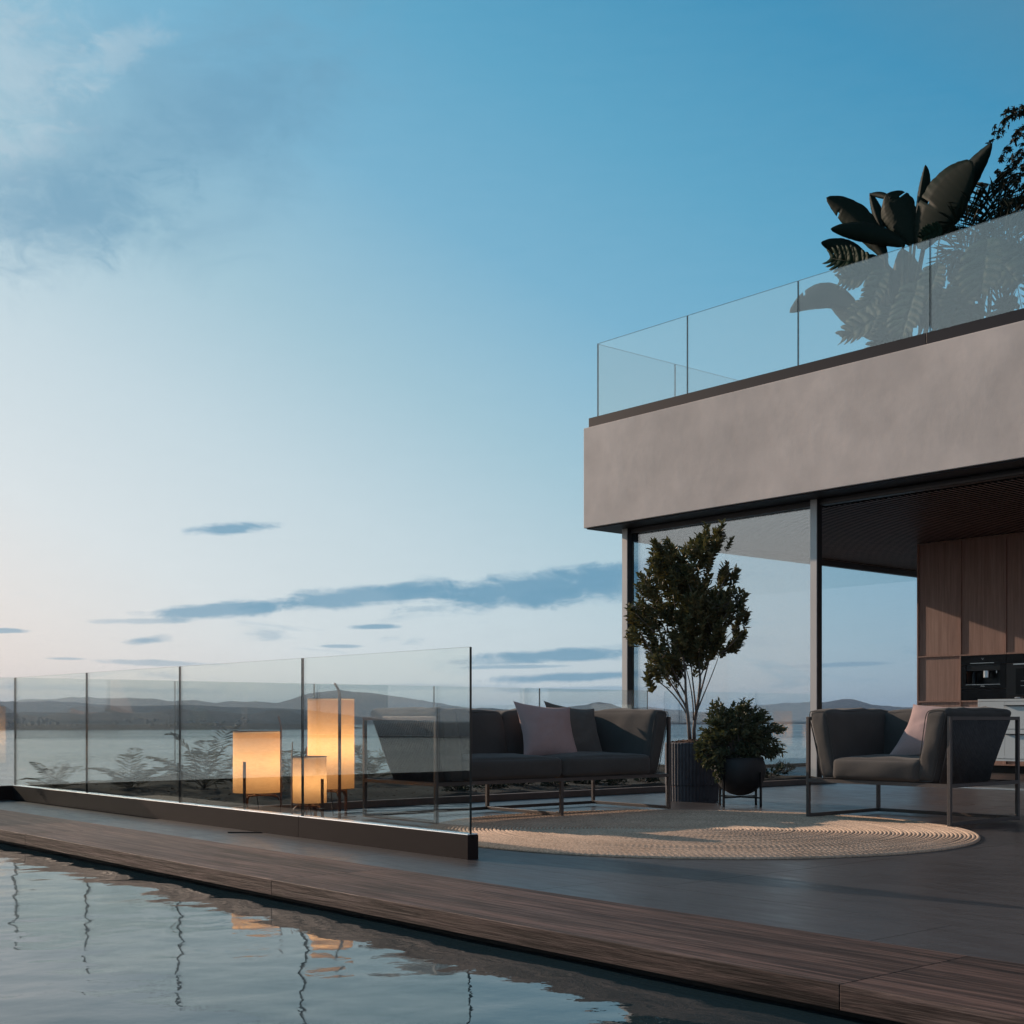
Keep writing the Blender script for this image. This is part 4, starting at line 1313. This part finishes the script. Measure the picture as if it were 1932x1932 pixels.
GF = 'ferns in the planter bed'
for (px, y, sz, nf, lab) in [(105, 10.9, 0.34, 9, 'smallest fern, nearest the balustrade corner at the left'), (243, 10.4, 0.42, 12, 'spreading fern between the corner and the medium lamp'),
                             (385, 10.3, 0.62, 14, 'large fern just left of the medium lamp'), (548, 10.5, 0.62, 13, 'fern showing between the medium and the tallest lamp'),
                             (700, 10.5, 0.55, 12, 'fern beside the left end of the sofa behind the tallest lamp'), (470, 9.6, 0.38, 10, 'fern low behind the medium lamp')]:
    p = at_y(px, 1400, y)
    fern((p.x, y, 0.10), sz, nf, lab, GF)


def low_shrub(loc, size, label, group, n=26):
    tips = []; dirs = []
    for k in range(n):
        u = rng.normal(size=3); u[2] = abs(u[2]) * 0.8; u /= np.linalg.norm(u)
        tips.append(u * size * rng.uniform(0.5, 1.0)); dirs.append(u + np.array([0, 0, 0.3]))
    V, F = twigs_to_leaves(tips, dirs, 9, size * 0.4, size * 0.26, size * 0.10)
    t = thing('low_shrub', label, 'shrub', loc, group=group)
    raw('foliage', V, F, M['leaf_shrub'], t, smooth=False)
    mb = MB()
    for p in tips:
        mb.tube([(0, 0, -0.03), Vector(p * 0.9)], [0.004, 0.002], 4, cap=False)
    mb.build('stems', M['bark'], t, smooth=True)


GS = 'low shrubs in the planter bed'
NTH = iter('first second third fourth fifth sixth seventh eighth ninth tenth eleventh'.split())
for (px, y, sz) in sorted([(925, 9.05, 0.16), (985, 9.3, 0.20), (1045, 9.1, 0.17), (1105, 9.25, 0.2), (1160, 9.0, 0.15), (1215, 9.15, 0.17), (860, 9.0, 0.13), (1010, 10.1, 0.24), (1120, 10.2, 0.24), (1200, 10.0, 0.22), (960, 10.3, 0.24)]):
    p = at_y(px, 1400, y)
    low_shrub((p.x, y, 0.06 + 0.03 * (y - 8.6)), sz, 'small dark shrub in the planter bed behind the sofa, %s from the left' % next(NTH), GS)
for (px, y, sz, lab) in [(1452, 8.95, 0.20, 'young shrub in the bed right of the black bowl'), (1480, 9.6, 0.16, 'smaller shrub behind the one right of the black bowl')]:
    p = at_y(px, 1400, y)
    low_shrub((p.x, y, 0.08), sz, lab, GS, 18)
mb = MB()
for k in range(900):
    x = random.uniform(4.4, 11.8); y = random.uniform(8.7, 11.2); s_ = random.uniform(0.006, 0.014)
    d_ = Vector((random.uniform(-1, 1), random.uniform(-1, 1), random.uniform(-.2, .3))).normalized() * s_
    c_ = Vector((x, y, 0.055 + 0.09 * ((y - 8.64) / 2.78) ** 0.7 + 0.01)); mb.bar(c_ - d_, c_ + d_, s_ * 0.6, s_ * 0.3)
o = mb.build('bark_mulch', M['dark_chips'], bed); o['kind'] = 'stuff'

mb = MB(); mb.box(-0.105, 0.105, -0.006, 0.006, 0, 0.006)
o = tag(mb.build('drain_strip', M['black']), 'thin dark strip lying on the paving beside the long kerb', 'strip')
o.location = (3.94, 7.16, 0.001); o.rotation_euler = (0, 0, -ANG)

# ------------------------------------------------------------------ roof planting
ROOF = 4.49


def blade(base, tip, width, bow=(0, 0, 0), droop=0.0, fold=0.25, n=40, curl=0.0, side=None, splits=(), peak=0.5):
    """one big leaf: a curved, folded blade from base to tip"""
    b = Vector(base); t = Vector(tip); m_ = (b + t) / 2 + Vector(bow)
    V = []; F = []
    ax0 = (t - b).normalized()
    view = Vector((1, 0, 0))
    for i in range(n + 1):
        q = i / n
        p = b * (1 - q) ** 2 + m_ * (2 * q * (1 - q)) + t * q * q
        dq = (m_ - b) * (2 * (1 - q)) + (t - m_) * (2 * q); dq.normalize()
        sd = dq.cross(view).normalized() if side is None else (Vector(side) - dq * Vector(side).dot(dq)).normalized()
        nm = sd.cross(dq).normalized()
        e = q ** (math.log(0.5) / math.log(peak))
        ww = width * max(0.012, math.sin(math.pi * min(1, 0.02 + e * 0.98)) ** 0.62)
        for k, s_ in enumerate((-1, -0.55, 0, 0.55, 1)):
            jag = 1.0
            V.append(p + sd * (s_ * ww / 2) + nm * (abs(s_) * ww * fold) + nm * curl * (q ** 2) * abs(s_) * ww + sd * 0.022 * width * mnoise.noise(Vector((i * 0.45, k * 3.0, b.y))) * abs(s_) + nm * 0.0025 * math.sin(i * 2.4) * abs(s_))
    sp = set(splits)
    for i in range(n):
        for k in range(4):
            if (i, k) in sp:
                continue
            F.append((i * 5 + k, i * 5 + k + 1, (i + 1) * 5 + k + 1, (i + 1) * 5 + k))
    return V, F


def leaf_obj(parent, mat, VF, root, thick=0.003):
    V, F = VF
    mb = MB(); mb.add([Vector(v) - Vector(root) for v in V], F)
    o = mb.build('leaf', mat, parent, smooth=True)
    s_ = o.modifiers.new('thickness', 'SOLIDIFY'); s_.thickness = thick
    return o


def stalk(parent, pts, r0, r1, mat, root, name='stalk'):
    mb = MB(); n = len(pts)
    mb.tube([Vector(p) - Vector(root) for p in pts], [r0 + (r1 - r0) * i / (n - 1) for i in range(n)], 7)
    return mb.build(name, mat, parent, smooth=True)


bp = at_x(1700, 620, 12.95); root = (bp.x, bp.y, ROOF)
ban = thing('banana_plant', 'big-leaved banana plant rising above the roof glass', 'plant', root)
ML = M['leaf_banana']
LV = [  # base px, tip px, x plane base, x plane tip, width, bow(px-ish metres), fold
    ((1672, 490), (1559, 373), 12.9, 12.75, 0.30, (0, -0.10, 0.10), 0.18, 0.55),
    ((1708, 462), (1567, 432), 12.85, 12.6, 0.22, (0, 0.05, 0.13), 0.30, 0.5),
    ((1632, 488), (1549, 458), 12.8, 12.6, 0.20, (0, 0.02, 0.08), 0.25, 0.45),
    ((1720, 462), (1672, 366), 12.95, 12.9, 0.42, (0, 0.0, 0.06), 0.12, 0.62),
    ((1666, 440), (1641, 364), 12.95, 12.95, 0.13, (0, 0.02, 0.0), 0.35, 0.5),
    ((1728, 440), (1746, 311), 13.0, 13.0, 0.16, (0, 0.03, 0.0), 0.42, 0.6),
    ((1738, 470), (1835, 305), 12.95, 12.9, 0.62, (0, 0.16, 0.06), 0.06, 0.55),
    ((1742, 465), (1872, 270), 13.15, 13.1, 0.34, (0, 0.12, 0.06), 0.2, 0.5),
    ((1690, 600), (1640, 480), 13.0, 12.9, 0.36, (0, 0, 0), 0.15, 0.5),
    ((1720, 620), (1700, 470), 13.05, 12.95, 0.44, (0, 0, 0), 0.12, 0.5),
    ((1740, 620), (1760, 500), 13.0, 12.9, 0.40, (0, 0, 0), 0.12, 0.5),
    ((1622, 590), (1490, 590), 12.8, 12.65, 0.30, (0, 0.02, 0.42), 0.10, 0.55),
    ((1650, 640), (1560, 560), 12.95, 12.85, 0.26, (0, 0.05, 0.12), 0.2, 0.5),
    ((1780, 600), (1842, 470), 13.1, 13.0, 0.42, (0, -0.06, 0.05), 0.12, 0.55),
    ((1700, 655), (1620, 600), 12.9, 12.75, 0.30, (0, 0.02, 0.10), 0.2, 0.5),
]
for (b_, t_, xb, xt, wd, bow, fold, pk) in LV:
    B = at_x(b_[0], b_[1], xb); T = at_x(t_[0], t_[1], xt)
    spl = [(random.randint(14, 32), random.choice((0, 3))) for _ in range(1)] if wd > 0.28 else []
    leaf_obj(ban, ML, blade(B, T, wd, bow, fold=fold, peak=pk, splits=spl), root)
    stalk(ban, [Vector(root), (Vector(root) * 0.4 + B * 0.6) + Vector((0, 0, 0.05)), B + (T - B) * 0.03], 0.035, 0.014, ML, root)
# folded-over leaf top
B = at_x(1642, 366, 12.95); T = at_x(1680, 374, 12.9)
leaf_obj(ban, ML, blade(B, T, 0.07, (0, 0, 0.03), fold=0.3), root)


def monstera_leaf(base, tip, width, parent, root, n=8, up=(1, 0, 0)):
    """split leaf: curved fingers joined along the midrib"""
    b = Vector(base); t = Vector(tip); ax = (t - b)
    ln = ax.length; ax.normalize()
    nrm = Vector(up); sd = ax.cross(nrm).normalized(); nm = sd.cross(ax).normalized()
    mb = MB()
    for s_ in (-1, 1):
        for k in range(n):
            q = (k + 0.5) / n
            wq = width / 2 * (math.sin(math.pi * (0.16 + 0.80 * q)) ** 0.6) * random.uniform(0.92, 1.06)
            w0 = ln / n * 0.56
            p0 = b + ax * ln * (q * 0.92)
            V = []
            for j in range(6):
                r_ = j / 5
                c_ = p0 + sd * s_ * wq * r_ + ax * (ln * 0.16 * r_ ** 1.6 - (0.10 * ln * (1 - q) * r_ if k < 2 else 0)) - nm * 0.10 * width * r_ * r_ + nm * (0.0022 * (k % 2))
                hw = w0 * (1.25 if r_ < 0.5 else 0.92) * (1 if r_ < 0.85 else 0.5)
                V += [c_ - ax * hw, c_ + ax * hw]
            mb.add([v - Vector(root) for v in V], [(2 * j, 2 * j + 1, 2 * j + 3, 2 * j + 2) if s_ > 0 else (2 * j, 2 * j + 2, 2 * j + 3, 2 * j + 1) for j in range(5)])
    mb.tube([b - Vector(root) + nm * 0.003, t - ax * ln * 0.04 - Vector(root) + nm * 0.003], [0.006, 0.002], 5)
    o = mb.build('leaf', M['leaf_monstera'], parent, smooth=True)
    s2 = o.modifiers.new('thickness', 'SOLIDIFY'); s2.thickness = 0.002
    return o


def monstera(label, rpx, xr, leaves):
    rp = at_x(rpx, 640, xr); root = (rp.x, rp.y, ROOF)
    t = thing('monstera', label, 'plant', root, group='split-leaf plants on the roof')
    for (b_, t_, wd, xx) in leaves:
        B = at_x(b_[0], b_[1], xx); T = at_x(t_[0], t_[1], xx - 0.08)
        monstera_leaf(B, T, wd, t, root, random.choice((7, 8, 9)), (1, random.uniform(-.25, .25), random.uniform(-.3, .3)))
        stalk(t, [Vector(root), Vector(root).lerp(B, 0.6) + Vector((0.06, 0, 0.06)), B], 0.014, 0.007, M['leaf_monstera'], root)
    return t


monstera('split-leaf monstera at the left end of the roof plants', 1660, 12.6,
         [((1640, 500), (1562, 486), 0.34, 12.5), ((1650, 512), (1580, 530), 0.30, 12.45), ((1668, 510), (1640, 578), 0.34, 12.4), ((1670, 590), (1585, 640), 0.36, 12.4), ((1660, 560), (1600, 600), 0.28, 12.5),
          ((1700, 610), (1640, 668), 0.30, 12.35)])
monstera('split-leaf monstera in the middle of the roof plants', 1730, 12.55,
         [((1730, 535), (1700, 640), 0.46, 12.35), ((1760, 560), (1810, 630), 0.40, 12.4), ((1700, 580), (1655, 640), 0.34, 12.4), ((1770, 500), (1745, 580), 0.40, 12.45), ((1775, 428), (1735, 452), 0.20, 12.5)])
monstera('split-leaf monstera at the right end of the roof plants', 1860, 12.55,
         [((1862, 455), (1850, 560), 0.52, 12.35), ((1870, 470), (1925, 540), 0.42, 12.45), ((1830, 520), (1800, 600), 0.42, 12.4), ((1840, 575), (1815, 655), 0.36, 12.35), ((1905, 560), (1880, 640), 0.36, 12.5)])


def palm(label, rpx, xr, fronds):
    rp = at_x(rpx, 640, xr); root = Vector((rp.x, rp.y, ROOF))
    t = thing('palm', label, 'palm', root, group='palms on the roof')
    for (mid, tip, xm, xt) in fronds:
        Mi = at_x(mid[0], mid[1], xm); T = at_x(tip[0], tip[1], xt)
        P = []; Dd = []; Ls = []; Ws = []; pts = []
        for j in range(25):
            q = j / 24
            pts.append(np.array(root * (1 - q) ** 2 + (Mi * 2 - (root + T) / 2) * (2 * q * (1 - q)) + T * q * q) - np.array(root))
        for j in range(9, 25):
            q = (j - 9) / 15
            tg = pts[j] - pts[j - 1]; tg /= np.linalg.norm(tg)
            sd = np.cross(tg, [1, 0, 0]); sd /= np.linalg.norm(sd)
            for s_ in (-1, 1):
                for h in (0, 0.5):
                    P.append(pts[j] - tg * 0.03 * h); Dd.append(sd * s_ * 0.75 + tg * 0.75 + np.array([rng.normal() * 0.2, 0, -0.2])); Ls.append(0.26 * (math.sin(math.pi * (0.15 + 0.75 * q)) + 0.25)); Ws.append(0.018)
        V, F = leaf_mesh(P, Dd, Ls, Ws, 0.15)
        o = raw('frond', V, F, M['leaf_palm'], t, smooth=False)
        stalk(t, [Vector(p) for p in pts[::3]], 0.012, 0.003, M['leaf_palm'], (0, 0, 0), 'frond_stem')
    return t


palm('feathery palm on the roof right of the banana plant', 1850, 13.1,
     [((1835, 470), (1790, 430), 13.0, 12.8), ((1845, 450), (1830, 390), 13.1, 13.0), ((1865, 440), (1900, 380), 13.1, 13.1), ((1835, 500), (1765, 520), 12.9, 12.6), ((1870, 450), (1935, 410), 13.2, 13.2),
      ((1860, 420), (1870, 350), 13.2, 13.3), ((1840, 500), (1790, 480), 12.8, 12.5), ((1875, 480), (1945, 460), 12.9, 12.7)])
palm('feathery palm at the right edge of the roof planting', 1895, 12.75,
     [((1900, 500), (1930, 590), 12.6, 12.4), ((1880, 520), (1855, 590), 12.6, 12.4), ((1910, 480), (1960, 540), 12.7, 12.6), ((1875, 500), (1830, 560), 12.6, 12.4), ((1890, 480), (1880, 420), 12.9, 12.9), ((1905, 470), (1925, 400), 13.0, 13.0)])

# climbing vine whose shoots hang into the frame at the right
rp = at_x(2010, 640, 13.3); root = np.array([rp.x, rp.y, ROOF])
vine = thing('climbing_vine', 'leafy vine with drooping shoots at the right edge above the roof', 'vine', tuple(root))
P = []; Dd = []; Ls = []; Ws = []; mb = MB()
shoots = [((1960, 215), (1915, 195), (1885, 225), (1874, 262)), ((1965, 225), (1930, 240), (1905, 262), (1897, 300)), ((1970, 260), (1935, 270), (1910, 310), (1884, 330)), ((1980, 280), (1940, 310), (1915, 335), (1892, 352)),
          ((1985, 300), (1945, 330), (1925, 360), (1878, 372)), ((1980, 230), (1950, 215), (1925, 200), (1905, 212)), ((1990, 330), (1950, 350), (1925, 380), (1905, 400)), ((1990, 250), (1955, 270), (1935, 330), (1925, 390)),
          ((1975, 245), (1940, 255), (1920, 300), (1908, 345)), ((1985, 215), (1960, 240), (1940, 290), (1938, 360))]
for (a, b, c, d_) in shoots:
    C4 = [np.array(at_x(p[0], p[1], 13.3 + random.uniform(-.15, .2))) - root for p in (a, b, c, d_)]
    pts = []
    for k in range(22):
        t_ = k / 21
        pts.append((1 - t_) ** 3 * C4[0] + 3 * (1 - t_) ** 2 * t_ * C4[1] + 3 * (1 - t_) * t_ ** 2 * C4[2] + t_ ** 3 * C4[3])
    mb.tube([Vector(p) for p in pts[::3]], 0.003, 4, cap=False)
    for k, p in enumerate(pts):
        for rep in range(2 if k % 2 else 1):
            c0 = p + rng.normal(size=3) * 0.035
            ax = rng.normal(size=3) * 0.6 + np.array([0, 0, -0.7]); ax /= np.linalg.norm(ax)
            sd = np.cross(ax, [1, 0.1, 0]); sd /= np.linalg.norm(sd)
            for f_ in (-1.1, -0.5, 0, 0.5, 1.1):
                P.append(c0); Dd.append(ax * math.cos(f_) + sd * math.sin(f_)); Ls.append(0.062 * random.uniform(0.7, 1.2) * (1 - 0.18 * abs(f_))); Ws.append(0.023)
V, F = leaf_mesh(P, Dd, Ls, Ws, 0.15)
raw('foliage', V, F, M['leaf_vine'], vine, smooth=False)
mb.tube([(0, 0, 0), (0.05, 0.05, 1.2), (0, 0.1, 2.3), Vector(np.array(at_x(1985, 250, 13.3)) - root)], [0.03, 0.025, 0.018, 0.01], 7)
mb.build('stems', M['bark'], vine, smooth=True)
mb = MB(); mb.box(12.15, 13.9, -1, 10.2, 4.482, 4.60)
o = struct(mb.build('roof_planting_soil', M['soil']))
